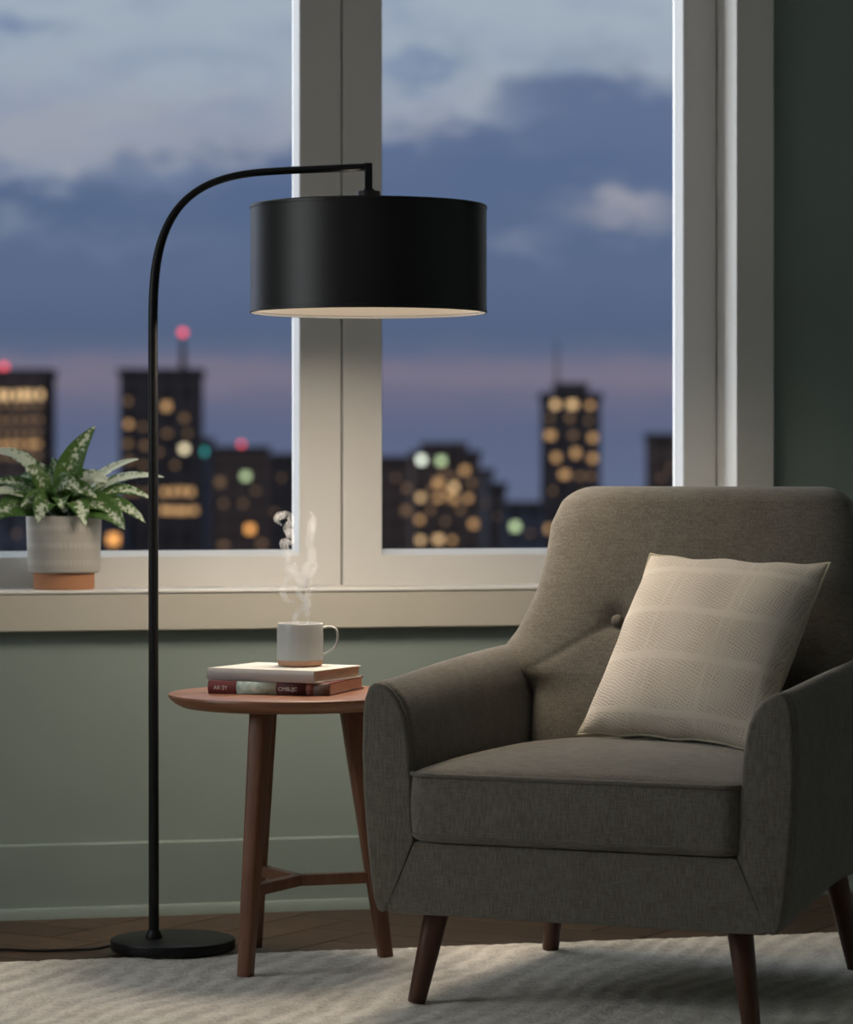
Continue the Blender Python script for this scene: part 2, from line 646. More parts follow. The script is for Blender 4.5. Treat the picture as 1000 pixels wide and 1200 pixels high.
def sash(x0, x1, st_l, st_r):
    """casement: frame with bevelled inner lip, a pane of glass"""
    z0, z1, br, tr_ = .6725, WZ1, .068, .07
    bm = bmesh.new()
    out = [(x0, z0), (x1, z0), (x1, z1), (x0, z1)]
    inn = [(x0 + st_l, z0 + br), (x1 - st_r, z0 + br), (x1 - st_r, z1 - tr_), (x0 + st_l, z1 - tr_)]
    e = .004
    deep = [(a + s * .0035, b + t * .011) for (a, b), s, t in zip(inn, (1, -1, -1, 1), (1, 1, -1, -1))]
    rows = []
    for ringpts, y in ((out, SY + .062), (out, SY + .003), ([(a + s * .002, b + t * .002) for (a, b), s, t in zip(out, (1, -1, -1, 1), (1, 1, -1, -1))], SY),
                       ([(a - s * .002, b - t * .002) for (a, b), s, t in zip(inn, (1, -1, -1, 1), (1, 1, -1, -1))], SY),
                       (inn, SY + .002), (deep, GY), (deep, SY + .062)):
        rows.append([bm.verts.new((a, y, b)) for a, b in ringpts])
    for a, b in zip(rows, rows[1:] + rows[:1]):
        for i in range(4):
            j = (i + 1) % 4
            bm.faces.new((a[i], a[j], b[j], b[i]))
    s = obj('sash', bm, M['white'], win)
    boxes('glass_pane', [(deep[0][0] - .006, deep[1][0] + .006, GY + .002, GY + .006, deep[0][1] - .006, deep[2][1] + .006)], M['glass'], s)


sash(WX0 + .002, 1.3800, .085, .0916)
sash(1.3830, WX1 - .002, .0867, .0770)

# second window, on the left wall outside the picture (daylight that the lamp shade mirrors)
win2 = empty('window_2', (0, 0, 0))
win2['kind'] = 'structure'
fr_ = []
for y in (LWY0, LWY1 - .08, (LWY0 + LWY1) / 2 - .04):
    fr_.append((XL - .12, XL - .05, y, y + .08, LWZ0, LWZ1))
for z in (LWZ0, LWZ1 - .08):
    fr_.append((XL - .12, XL - .05, LWY0, LWY1, z, z + .08))
boxes('window_frame', fr_, M['white'], win2)
boxes('glass_pane', [(XL - .09, XL - .085, LWY0, LWY1, LWZ0, LWZ1)], M['glass'], win2)

# ------------------------------------------------------------------ the rug
RX0, RX1, RY0, RY1 = -.9, 3.05, 3.6, 5.905
nx, ny = 520, 300
verts, faces, yarn = [], [], []
for j in range(ny + 1):
    ty = j / ny
    y = RY0 + (RY1 - RY0) * (1 - (1 - ty) ** 1.5)
    for i in range(nx + 1):
        x = RX0 + (RX1 - RX0) * i / nx
        # diagonal woven ridges that turn in wide chevrons
        ch = abs(((x + .3) / 5.2) % 1.0 - .5) * 5.2
        ph = (y * .55 + ch * .835 + .050 * mnoise.noise((x * 3.2, y * 3.2, 0)) + .016 * mnoise.noise((x * 14, y * 14, 3))) / .052
        rid = .5 + .5 * math.sin(ph * 2 * math.pi)
        z = .0075 + .0018 * (rid - .2) * min(1, (ny - j) / 12) * (.6 + .8 * mnoise.noise((x * 3, y * 3, 15))) + .0022 * mnoise.noise((x * 75, y * 75, 1)) + .0012 * mnoise.noise((x * 25, y * 25, 4))
        ex = min(i, nx - i, j, ny - j)
        yarn.append(rid ** 1.6 * (.95 + .75 * mnoise.noise((x * 4, y * 4, 8))) + .45 * (mnoise.noise((x * 7, y * 7, 12)) + .5))
        if ex == 0:
            z = .0005
            x += .004 * mnoise.noise((x * 60, y * 60, 9))
            yy = y + .003 * mnoise.noise((x * 90, y * 70, 5))
        elif ex == 1:
            z *= .75
            yy = y + .002 * mnoise.noise((x * 90, y * 70, 6))
        else:
            yy = y
        verts.append((x, yy, z))
for j in range(ny):
    for i in range(nx):
        a = j * (nx + 1) + i
        faces.append((a, a + 1, a + nx + 2, a + nx + 1))
me = bpy.data.meshes.new('rug')
me.from_pydata(verts, [], faces)
at = me.attributes.new('yarn', 'FLOAT', 'POINT')
at.data.foreach_set('value', yarn)
rug = link('area_rug', me, M['rug'], None, 180)
tag(rug, 'cream wool area rug with woven ridges lying on the dark wood floor', 'rug')
RUGZ = .0095

# ------------------------------------------------------------------ the armchair
CH = empty('armchair', W(.3795 + .006, 5.61, 0), -AZ - R(23))
tag(CH, 'taupe grey upholstered armchair with button tufted back and dark wood legs', 'armchair')


def rise(ly):
    return .045 * sstep(-.40, .05, ly)


# base with mitred ends
bm = bmesh.new()
rows = []
lys = [-.3655, -.361, -.353] + [-.35 + .70 * i / 14 for i in range(1, 15)]
for k, ly in enumerate(lys):
    e = (.003, .001, 0)[k] if k < 3 else 0
    r = rise(ly)
    pr = [(-.341 + e, .169 + e + r), (-.331 + e, .164 + e + r), (.331 - e, .164 + e + r), (.341 - e, .169 + e + r), (.2900 - e, .289 - e), (.28, .292 - e), (-.28, .292 - e), (-.2900 + e, .289 - e)]
    rows.append([bm.verts.new((x, ly, z)) for x, z in pr])
for a, b2 in zip(rows, rows[1:]):
    for i in range(8):
        j = (i + 1) % 8
        bm.faces.new((a[i], a[j], b2[j], b2[i]))
bm.faces.new(rows[0])
bm.faces.new(rows[-1][::-1])
obj('seat_base', bm, M['fabric'], CH, 35)
boxes('dust_cover', [(-.31, .31, -.33, .33, .2075, .2115)], M['dustcover'], CH)

# arms
ARM = [(.338, .170), (.347, .1655), (.356, .170), (.3635, .190), (.371, .235), (.378, .30), (.3835, .37), (.386, .44), (.3845, .50), (.381, .532),
       (.374, .551), (.363, .5595), (.352, .5595), (.340, .5545), (.328, .545), (.316, .530), (.306, .508), (.299, .478), (.2945, .44), (.291, .39),
       (.2885, .34), (.287, .292)]


def arm(sx):
    bm = bmesh.new()
    cx = sum(p[0] for p in ARM) / len(ARM)
    st = [(-.366 + .009 * (1 - math.cos(R(t))), .009 * (1 - math.sin(R(t)))) for t in (0, 15, 30, 45, 60, 75, 90)] + [(-.3555, .0), (-.3540, .0016), (-.3525, 0), (-.33, 0)]
    st += [(-.33 + .66 * i / 22, 0) for i in range(1, 22)] + [(.325, .0), (.338, .004), (.345, .012), (.347, .025)]
    rows = []
    for ly, ins in st:
        zt = smooth_table([(-.37, .0), (-.25, .006), (-.1, .017), (.05, .026), (.2, .033), (.35, .038)], ly)
        r = rise(ly)
        pts = []
        n = len(ARM)
        for i, (x, z) in enumerate(ARM):
            p0, p1 = ARM[i - 1], ARM[(i + 1) % n]
            d = Vector((p1[0] - p0[0], p1[1] - p0[1])).normalized()
            nv = Vector((-d.y, d.x))          # inward for this winding
            k_in = ins * (.3 + .7 * sstep(.165, .27, z))
            if i in (0, n - 1):
                k_in *= .3                     # tight seam along the mitre
            x2, z2 = x + nv.x * k_in, z + nv.y * k_in
            if z2 > .38:
                z2 += zt * (z2 - .38) / .18
            if z2 < .29:
                z2 += r * (.29 - z2) / .125
            # slight narrowing to the back, a little belly in the middle
            x2 -= .010 * sstep(.0, .36, ly) * sstep(.30, .40, x2)
            pts.append(bm.verts.new((sx * x2, ly, z2)))
        rows.append(pts)
    n = len(ARM)
    for a, b2 in zip(rows, rows[1:]):
        for i in range(n):
            j = (i + 1) % n
            bm.faces.new((a[i], a[j], b2[j], b2[i]))
    bm.faces.new(rows[0])
    bm.faces.new(rows[-1][::-1])
    o = obj('armrest', bm, M['fabric'], CH, 48)
    return o


arm(-1)
arm(1)

# back
BT = [(.20, .296), (.50, .298), (.53, .325), (.55, .382), (.565, .384), (.59, .366), (.62, .345), (.66, .326), (.70, .313), (.75, .3045), (.80, .300), (.89, .298)]
ZT, RC = .893, .075
BUT = [(-.138, .643), (.138, .643)]


def back_front(z):
    return .075 + (z - .17) * .348 if z > .43 else .1655 - (.43 - z) * .10


def back_front_s(z):
    t = sstep(.33, .53, z)
    return (.1655 - (.43 - z) * .10) * (1 - t) + (.075 + (z - .17) * .348) * t


zs = [.20 + i * .02 for i in range(10)] + [.40 + i * .0065 for i in range(66)]
zs = [z for z in zs if z < ZT - .03] + [ZT - .03 * (1 - math.sin(R(a))) for a in (0, 12, 24, 36, 48, 58, 68, 78, 86)]
NF, NS, NB = 104, 10, 40
bm = bmesh.new()
rows = []


def seg_dist(px, pz, ax, az, bx, bz):
    dx, dz = bx - ax, bz - az
    t = max(0, min(1, ((px - ax) * dx + (pz - az) * dz) / (dx * dx + dz * dz)))
    return math.hypot(px - ax - t * dx, pz - az - t * dz), t


for z in zs:
    w = smooth_table(BT, z)
    if z > ZT - RC:
        q = z - (ZT - RC)
        w -= RC - math.sqrt(max(0, RC * RC - q * q)) if q < RC else RC
    th = .15 - .06 * sstep(.3, .89, z)
    f = back_front_s(z)
    sh = 0.0
    if z > ZT - .03:
        q = (z - (ZT - .03)) / .03
        sh = 1 - math.sqrt(max(0, 1 - q * q))
    hy = th / 2 * (1 - sh * .9)
    cy = f + th / 2
    ring = []
    for s in range(NF):                       # front, left to right
        a = -90 + 180 * (s + .5) / NF
        x = w * math.sin(R(a))
        k = (1 - abs(x / w) ** 5) ** (1 / 2.6)
        y = cy - hy * k
        # hug: the sides of the back come forward a little
        y -= .012 * (abs(x) / .3) ** 2 * (1 - sh)
        if sh < .5:
            for bx, bz in BUT:
                d = math.hypot(x - bx, z - bz)
                y += .014 * math.exp(-(d / .026) ** 2) + .005 * math.exp(-(d / .075) ** 2)
                for (qx, qz) in ((math.copysign(.30, bx), .548),):
                    dd, t = seg_dist(x, z, bx, bz, qx, qz)
                    y += .0034 * math.exp(-(dd / .0065) ** 2) * (1 - .4 * t) + .0012 * math.exp(-(dd / .03) ** 2) * (1 - t)
        ring.append(bm.verts.new((x, y, z)))
    for s in range(NB):                       # rear, right to left
        a = 90 - 180 * (s + .5) / NB
        x = w * math.sin(R(a))
        k = (1 - abs(x / w) ** 5) ** (1 / 2.6)
        ring.append(bm.verts.new((x, cy + hy * k, z - .0)))
    rows.append(ring)
n = NF + NB
for a, b2 in zip(rows, rows[1:]):
    for i in range(n):
        j = (i + 1) % n
        bm.faces.new((a[i], a[j], b2[j], b2[i]))
bm.faces.new(rows[0])
bm.faces.new(rows[-1][::-1])
obj('backrest', bm, M['fabric'], CH, 60)
for bx, bz in BUT:
    bm = lathe_bm([(0, -.006), (.0095, -.006), (.0118, -.001), (.0105, .004), (.006, .0068), (0, .0078)], 20)
    bo = obj('button', bm, M['button'], CH, 60)
    bo.location = (bx, back_front_s(bz) + .0105, bz)
    bo.rotation_euler = (R(90) - math.atan(.348) * 0 - R(19) * -1 * -1, 0, 0)

# seat cushion
CW, CY0, CY1, CZ0, CZ1 = .2945, -.380, .195, .2915, .406


def cushion_outline(nc=10):
    pts = []
    rf, rb = .035, .02
    for (cx, cy, r, a0) in ((CW - rf, CY0 + rf, rf, -90), (CW - rb, CY1 - rb, rb, 0), (-CW + rb, CY1 - rb, rb, 90), (-CW + rf, CY0 + rf, rf, 180)):
        for i in range(nc + 1):
            a = R(a0 + 90 * i / nc)
            pts.append((cx + r * math.cos(a), cy + r * math.sin(a)))
        # straight run to the next corner gets its own points
    full = []
    for i, p in enumerate(pts):
        q = pts[(i + 1) % len(pts)]
        full.append(p)
        L = math.hypot(q[0] - p[0], q[1] - p[1])
        if L > .03:
            k = int(L / .025)
            for s in range(1, k):
                full.append((p[0] + (q[0] - p[0]) * s / k, p[1] + (q[1] - p[1]) * s / k))
    return full


OUT = cushion_outline()


def crown(z, sgn, x, y, amt):
    dx = 1 - abs(x / CW) ** 3.2
    t = (y - CY0) / (CY1 - CY0)
    dy = (1 - (1 - min(1, t / .38)) ** 2.4) * (1 - .35 * sstep(.6, 1, t))
    return z + sgn * amt * max(0, dx) ** .8 * dy


bm = bmesh.new()
cx0, cy0 = 0, (CY0 + CY1) / 2
rows = []
LV = [(.985, 0, 0), (1.0, .003, .003)]


def ring_at(scale, zfun, bulge=0.0):
    rr = []
    for (x, y) in OUT:
        X, Y = cx0 + (x - cx0) * scale, cy0 + (y - cy0) * scale
        L = math.hypot(x - cx0, y - cy0)
        nx_, ny_ = (x - cx0) / L, (y - cy0) / L
        rr.append(bm.verts.new((X + nx_ * bulge, Y + ny_ * bulge, zfun(X, Y))))
    return rr


for s in (.05, .2, .4, .6, .8, .92, .97):
    rows.append(ring_at(s, lambda x, y: CZ0 + .004 * (1 - s)))
rows.append(ring_at(.992, lambda x, y: CZ0 + .003, -.002))
for t in (0.04, .12, .25, .4, .6, .75, .88, .96):
    rows.append(ring_at(1.0, lambda x, y: CZ0 + .004 + (CZ1 - CZ0 - .006) * t, .004 * math.sin(math.pi * t)))
SCL = [1.0, .995, .985, .97, .95, .92, .88, .84, .78, .72, .65, .57, .48, .38, .28, .18, .08]
for s in SCL:
    rows.append(ring_at(s, lambda x, y: crown(CZ1, 1, x, y, .033) + .006 * (1 - (1 - min(1, (1 - s) / .06)) ** 2)))
n = len(OUT)
for a, b2 in zip(rows, rows[1:]):
    for i in range(n):
        j = (i + 1) % n
        bm.faces.new((a[i], a[j], b2[j], b2[i]))
bm.faces.new(rows[0][::-1])
bm.faces.new(rows[-1])
cush = obj('seat_cushion', bm, M['fabric'], CH, 60)
obj('piping', tube_bm([(x * 1.004, y - .0012, CZ1 + .0005) for x, y in OUT], .0042, 8, None, True), M['fabric'], cush, 180)
obj('piping', tube_bm([(x * 1.003, y - .001, CZ0 + .0125) for x, y in OUT], .0024, 8, None, True), M['fabric'], cush, 180)

# legs
for sx in (-1, 1):
    for sy in (-1, 1):
        zt = .163 + rise(sy * .30) + .03
        tx, ty = sx * (.300 - .028), sy * (.325 - .026)
        bx_, by_ = sx * .300, sy * .325
        k = (zt - RUGZ) / (.165 - RUGZ)
        tx2, ty2 = bx_ + (tx - bx_) * k, by_ + (ty - by_) * k
        bmm = tube_bm([(bx_, by_, RUGZ - .001), (bx_ + (tx2 - bx_) * .02, by_ + (ty2 - by_) * .02, RUGZ + .003), (bx_ + (tx2 - bx_) * .5, by_ + (ty2 - by_) * .5, RUGZ + (zt - RUGZ) * .5), (tx2, ty2, zt)],
                      [.0145, .0158, .0195, .0235], 28)
        lo = obj('leg', bmm, M['leg'], CH, 50)

# ------------------------------------------------------------------ the cushion on the chair
PS = .388
prot = Matrix(((1, 0, 0), (0, 1, 0), (0, 0, 1)))
yaw, lean, roll = R(37.6), R(34.0), R(1.8)
cwv = Vector((math.cos(yaw), -math.sin(yaw), 0))
bkv = Vector((math.sin(yaw), math.cos(yaw), 0))
upv = bkv * math.sin(lean) + Vector((0, 0, 1)) * math.cos(lean)
wv_ = cwv * math.cos(roll) - upv * math.sin(roll)
tv_ = upv * math.cos(roll) + cwv * math.sin(roll)


def cam2w(v):
    return Vector((v.x * CA + v.y * SA, -v.x * SA + v.y * CA, v.z))


wx, wt = cam2w(wv_), cam2w(tv_)
wn = wx.cross(wt)
PIL = empty('throw_pillow', W(.499, 5.667, .603))
PIL.rotation_euler = Matrix((wx, wt, wn)).transposed().to_euler()
tag(PIL, 'cream woven square throw pillow leaning on the taupe armchair', 'pillow')
NP = 56
bm = bmesh.new()
uvl = bm.loops.layers.uv.new('UVMap')


def pil_pt(i, j, side):
    a, b_ = -1 + 2 * i / NP, -1 + 2 * j / NP
    # soft corners: the middle of each side is drawn in
    px = a * (1 - .050 * (1 - b_ * b_) ** 1.0 * abs(a) ** 3)
    py = b_ * (1 - .055 * (1 - a * a) ** 1.0 * abs(b_) ** 3)
    prof = (max(0, 1 - abs(a) ** 2.2) * max(0, 1 - abs(b_) ** 2.2)) ** .50
    th = .066 * prof
    wr = .0035 * mnoise.noise((a * 2.2 + 3 * side, b_ * 2.2, 2)) * prof + .0022 * math.sin(a * 9 + b_ * 3) * (1 - prof) * (1 - abs(a) ** 8) * .6
    edge = .011 * mnoise.noise((a * 3.5, b_ * 3.5, 7))
    slump = -.010 * (1 - b_) * .5 * prof
    return Vector((px * PS / 2 + edge * (abs(a) > .9) * .4, py * PS / 2 + slump + edge * (abs(b_) > .9) * .5, side * th + wr + (0 if side > 0 else 0)))


grids = {}
for side in (1, -1):
    g = []
    for j in range(NP + 1):
        row = []
        for i in range(NP + 1):
            if side == -1 and (i in (0, NP) or j in (0, NP)):
                row.append(grids[1][j][i])
            else:
                row.append(bm.verts.new(pil_pt(i, j, side)))
        g.append(row)
    grids[side] = g
    for j in range(NP):
        for i in range(NP):
            vs_ = [g[j][i], g[j][i + 1], g[j + 1][i + 1], g[j + 1][i]]
            if side < 0:
                vs_ = vs_[::-1]
            f = bm.faces.new(vs_)
            for lp, (ii, jj) in zip(f.loops, ([(i, j), (i + 1, j), (i + 1, j + 1), (i, j + 1)] if side > 0 else [(i, j + 1), (i + 1, j + 1), (i + 1, j), (i, j)])):
                lp[uvl].uv = (ii / NP, jj / NP)
seam = [grids[1][0][i].co.copy() for i in range(NP)] + [grids[1][j][NP].co.copy() for j in range(NP)] + \
       [grids[1][NP][NP - i].co.copy() for i in range(NP)] + [grids[1][NP - j][0].co.copy() for j in range(NP)]
obj('cushion_cover', bm, M['pillow'], PIL, 180)
obj('seam', tube_bm(seam, .0030, 8, None, True), M['pillow_edge'], PIL, 180)

# ------------------------------------------------------------------ side table
TU, TV = -.255, 5.885
TB = empty('side_table', W(TU, TV, 0), -AZ)
tag(TB, 'round walnut side table on three splayed legs beside the armchair', 'table')
TZ = .509
prof = [(0, TZ - .026), (.190, TZ - .026), (.200, TZ - .0245), (.214, TZ - .0175), (.2235, TZ - .009), (.2262, TZ - .0045), (.2255, TZ - .0012), (.2235, TZ), (0, TZ)]
obj('tabletop', lathe_bm(prof, 128), M['walnut_top'], TB, 35)


def cube_taper(a, b, da, db, wdir):
    """tapered block from a to b; da/db = (half along wdir, half across)"""
    bm = bmesh.new()
    rows = []
    wd = Vector(wdir).normalized()
    ax = Vector((-wd.y, wd.x, 0))
    for t in (0, .015, .35, .7, 1.0):
        p = Vector(a).lerp(Vector(b), t)
        h0 = da[0] + (db[0] - da[0]) * t
        h1 = da[1] + (db[1] - da[1]) * t
        ring = []
        for k in range(24):                   # superellipse section
            an = 2 * math.pi * k / 24
            c, s = math.cos(an), math.sin(an)
            ring.append(bm.verts.new(p + wd * h0 * math.copysign(abs(c) ** .42, c) + ax * h1 * math.copysign(abs(s) ** .42, s)))
        rows.append(ring)
    for r0, r1 in zip(rows, rows[1:]):
        for i in range(24):
            j = (i + 1) % 24
            bm.faces.new((r0[i], r0[j], r1[j], r1[i]))
    bm.faces.new(rows[0][::-1])
    bm.faces.new(rows[-1])
    return bm


strs = []
for ang in (-113, 17, 114):
    d = Vector((math.cos(R(ang)), math.sin(R(ang)), 0))
    rb = .186
    bo_ = d * rb + Vector((0, 0, RUGZ - .001))
    to_ = d * (rb - .066) + Vector((0, 0, TZ - .026))
    obj('leg', cube_taper(bo_, to_, (.0135, .0130), (.0235, .0170), d), M['walnut'], TB, 35)
    k = (.160 - RUGZ) / (TZ - .026 - RUGZ)
    strs.append(bo_.lerp(to_, k))
bm = bmesh.new()
hub = sum((s for s in strs), Vector()) / 3 + Vector((.006, -.01, 0))
for s in strs:
    d = (s - hub)
    d.z = 0
    L = d.length
    d.normalize()
    nx_ = Vector((-d.y, d.x, 0)) * .0105
    up = Vector((0, 0, .0105))
    a, c = hub - d * .006, hub + d * (L - .012)
    vsx = [bm.verts.new(p) for p in (a - nx_ - up, a + nx_ - up, a + nx_ + up, a - nx_ + up, c - nx_ - up, c + nx_ - up, c + nx_ + up, c - nx_ + up)]
    for f in ((0, 3, 2, 1), (4, 5, 6, 7), (0, 1, 5, 4), (1, 2, 6, 5), (2, 3, 7, 6), (3, 0, 4, 7)):
        bm.faces.new([vsx[i] for i in f])
bevel(obj('stretcher', bm, M['walnut'], TB), .002, 2)

# ------------------------------------------------------------------ books
def book(name, label, u, v, z, ang, L, Wd, T, cov, spine_mat, pg):
    """local x along the spine (spine faces -y), y to the fore-edge"""
    o = empty(name, W(u, v, z), -AZ - ang)
    tag(o, label, 'book', 'books on the side table')
    ct = .0022
    bm = bmesh.new()
    add_box(bm, 0, L, 0, Wd, 0, ct)
    add_box(bm, 0, L, 0, Wd, T - ct, T)
    c = obj('cover', bm, cov, o)
    bevel(c, .0006, 2)
    # rounded spine
    bm = bmesh.new()
    r0, r1 = [], []
    prof = [(.004, 0)] + [(-.0045 * math.sin(math.pi * i / 10), T * i / 10) for i in range(11)] + [(.004, T)]
    for y, zz in prof:
        r0.append(bm.verts.new((0, y, zz)))
        r1.append(bm.verts.new((L, y, zz)))
    for i in range(len(prof) - 1):
        bm.faces.new((r0[i], r0[i + 1], r1[i + 1], r1[i]))
    bm.faces.new(r0)
    bm.faces.new(r1[::-1])
    bm.faces.new((r0[0], r1[0], r1[-1], r0[-1]))
    sp = obj('spine', bm, spine_mat, o, 50)
    boxes('page_block', [(.004, L - .003, .003, Wd - .004, ct, T - ct)], pg, o)
    return o, sp


bk1, sp1 = book('book', 'maroon and mint green book lying flat at the bottom of the two book stack', -.405, 5.862, TZ, R(16), .2365, .214, .0235, M['cover_maroon'], M['band_maroon'], M['pages_pink'])
# dust jacket bands wrapped round the spine
def spine_band(x0, x1, T, mat, lift):
    bm = bmesh.new()
    r0, r1 = [], []
    prof = [(-.0045 * math.sin(math.pi * i / 12) - lift, .0003 + (T - .0006) * i / 12) for i in range(13)]
    for y, zz in prof:
        r0.append(bm.verts.new((x0, y, zz)))
        r1.append(bm.verts.new((x1, y, zz)))
    for i in range(12):
        bm.faces.new((r0[i], r0[i + 1], r1[i + 1], r1[i]))
    o = obj('spine_band', bm, mat, sp1, 50)
    m = o.modifiers.new('solid', 'SOLIDIFY')
    m.thickness = .0004
    m.offset = 0
    return o


for x0, x1, mt, lb in ((.0565, .134, 'band_mint', 'mottled mint green band'), (.134, .192, 'band_dark', 'dark maroon band'), (.192, .206, 'band_rust', 'rust red band'), (.206, .2362, 'band_brown', 'brown speckled band')):
    q = spine_band(x0, x1, .0235, M[mt], .0006)
    q['label'] = lb


def lettering(txt, x, z, size, parent):
    cu = bpy.data.curves.new('lettering', 'FONT')
    cu.body = txt
    cu.size = size
    cu.align_x = 'LEFT'
    cu.extrude = .0002
    o = bpy.data.objects.new('lettering', cu)
    COL.objects.link(o)
    o.parent = parent
    o.location = (x, -.0062, z)
    o.rotation_euler = (R(90), 0, 0)
    cu.materials.append(M['ink'])
    me = bpy.data.meshes.new_from_object(o)
    o2 = bpy.data.objects.new('lettering', me)
    COL.objects.link(o2)
    o2.parent = parent
    o2.location = o.location
    o2.rotation_euler = o.rotation_euler
    bpy.data.objects.remove(o)
    return o2


lettering('AR·2Y', .012, .0082, .0105, sp1)
lettering('CMBL/JC', .1385, .0082, .0098, sp1)

bk2, sp2 = book('book', 'cream book with pale grey spine lying on top of the maroon book', -.408, 5.888, TZ + .0237, R(26), .225, .188, .0225, M['cover_cream'], M['cover_grey'], M['pages_tan'])
TOPZ = TZ + .0237 + .0225

# ------------------------------------------------------------------ mug
MG = empty('coffee_mug', W(-.2375, 5.935, TOPZ), -AZ)
tag(MG, 'pale grey mug with bare clay base steaming on the stacked books', 'mug')
prof = [(0, .0008), (.036, .0008), (.0405, .002), (.0425, .0062), (.0432, .012)]
obj('clay_base', lathe_bm(prof + [(.040, .012), (0, .012)], 64), M['mugclay'], MG, 50)
prof = [(.040, .0122), (.0432, .0122), (.0436, .018), (.0437, .05), (.0432, .0785), (.0425, .0808), (.0412, .0815), (.0402, .0805), (.0395, .076), (.0385, .03), (.034, .018), (0, .017)]
obj('mug_body', lathe_bm(prof, 64), M['mug'], MG, 50)
obj('coffee', lathe_bm([(0, .0615), (.039, .0615), (.039, .0625), (0, .0625)], 48), M['coffee'], MG, 50)
hp = catmull([(.0420, 0, .0720), (.052, 0, .0742), (.0625, 0, .0730), (.0690, 0, .066), (.0700, 0, .052), (.0672, 0, .040), (.0585, 0, .030), (.0420, 0, .0215)], 8)
bm = bmesh.new()
rings = []
for i, p in enumerate(hp):
    t = (hp[min(i + 1, len(hp) - 1)] - hp[max(i - 1, 0)]).normalized()
    nv = Vector((-t.z, 0, t.x))
    ring = []
    for k in range(16):
        a = 2 * math.pi * k / 16
        ring.append(bm.verts.new(p + nv * .0022 * math.cos(a) + Vector((0, .0055, 0)) * math.sin(a)))
    rings.append(ring)
for r0, r1 in zip(rings, rings[1:]):
    for k in range(16):
        j = (k + 1) % 16
        bm.faces.new((r0[k], r0[j], r1[j], r1[k]))
bm.faces.new(rings[0])
bm.faces.new(rings[-1][::-1])
obj('handle', bm, M['mug'], MG, 60)

# steam: curling wisps of vapour, real volumes rising from the mug
ST = empty('steam', W(-.2375, 5.935, TOPZ + .064), -AZ)
tag(ST, 'thin white steam curling up from the pale grey mug', 'steam', None, 'stuff')
PX = 5.935 / F


def wisp(pts, r0, r1, seed):
    q = []
    for i, (x, y) in enumerate(pts):
        px, py = 300 + .175 * x, 590 + .175 * y
        q.append(((px - 352.0) * PX, .008 * math.sin(i * 1.7 + seed), EYE - (py - 547) * PX - (TOPZ + .064)))
    c = catmull(q, 8)
    n = len(c)
    rad = []
    for i in range(n):
        t = i / (n - 1)
        rad.append(1.25 * (r0 + (r1 - r0) * t) * (1 + .28 * mnoise.noise((t * 7, seed, 0))) * min(1, .25 + t * 9) * min(1, .2 + (1 - t) * 8))
    o = obj('wisp', tube_bm(c, rad, 14), M['steam'], ST, 180)
    o['kind'] = 'stuff'


wisp([(272, 835), (262, 770), (280, 730), (318, 700), (338, 668), (318, 632), (270, 600)], .0046, .0056, 1)
wisp([(340, 830), (345, 740), (348, 690), (345, 640), (352, 590), (350, 520), (380, 450), (392, 420), (372, 380), (378, 330), (358, 275), (366, 200), (382, 110), (372, 60)], .0045, .0075, 2)
wisp([(255, 660), (215, 650), (185, 615), (178, 570), (200, 520), (230, 480), (205, 430), (212, 370), (200, 310), (186, 262), (232, 250), (226, 200), (210, 160), (238, 118), (212, 78), (160, 84), (140, 112), (170, 142)], .0048, .0070, 3)
wisp([(270, 600), (300, 560), (285, 500), (250, 450), (262, 400)], .006, .007, 4)
wisp([(345, 560), (310, 500), (330, 440), (350, 400)], .005, .006, 5)

# ------------------------------------------------------------------ floor lamp
LP = empty('floor_lamp', W(-.484, 6.026, 0), -AZ)
tag(LP, 'black arched floor lamp with drum shade standing left of the side table', 'lamp')
LV0 = RUGZ + .0005
obj('lamp_base', lathe_bm([(0, LV0), (.1155, LV0), (.1185, LV0 + .002), (.1190, LV0 + .005), (.1190, LV0 + .0165), (.1180, LV0 + .0195), (.1155, LV0 + .021), (0, LV0 + .021)], 96), M['black'], LP, 40)
pole_x = -.5205 + .484
PXL = 6.026 / F


def lz(py):
    return EYE - (py - 547) * PXL


def lx(px):
    return (px - 500) * PXL + .484


obj('collar', lathe_bm([(0, LV0 + .021), (.0165, LV0 + .021), (.0165, LV0 + .024), (.0125, LV0 + .032), (.0112, LV0 + .036), (0, LV0 + .036)], 32, pole_x), M['black'], LP, 40)
arc = [(180, 1100), (180, 800), (179.6, 500), (179.3, 400), (179.4, 372), (180.3, 340), (183.5, 308), (190.5, 279), (202, 254), (218, 234), (239, 219), (264, 209), (294, 203), (330, 200.2), (370, 198.4), (428, 195.8)]
pp = [(lx(a) if b < 1000 else pole_x, 0, lz(b) if b < 1000 else LV0 + .03) for a, b in arc]
pp = [(a, b, c) for a, b, c in pp]
pc = catmull(pp, 8)
obj('pole', tube_bm(pc, [.0098 - .0006 * min(1, max(0, (p.z - .1) / 1.1)) - .0020 * sstep(1.28, 1.50, p.z) for p in pc], 24), M['black'], LP, 60)
SXC = lx(432)
zc = lz(195)
boxes('elbow', [(SXC - .0075, SXC + .0075, -.0075, .0075, lz(233), zc + .0065)], M['black'], LP, .002)
ZS1, ZS0 = 1.4275, 1.2235
RS = .2255
obj('socket_cap', lathe_bm([(0, ZS1 + .004), (.0228, ZS1 + .004), (.0228, ZS1 + .0270), (.0215, ZS1 + .0285), (.012, ZS1 + .0285), (.0105, ZS1 + .033), (0, ZS1 + .033)], 32, SXC), M['black'], LP, 40)
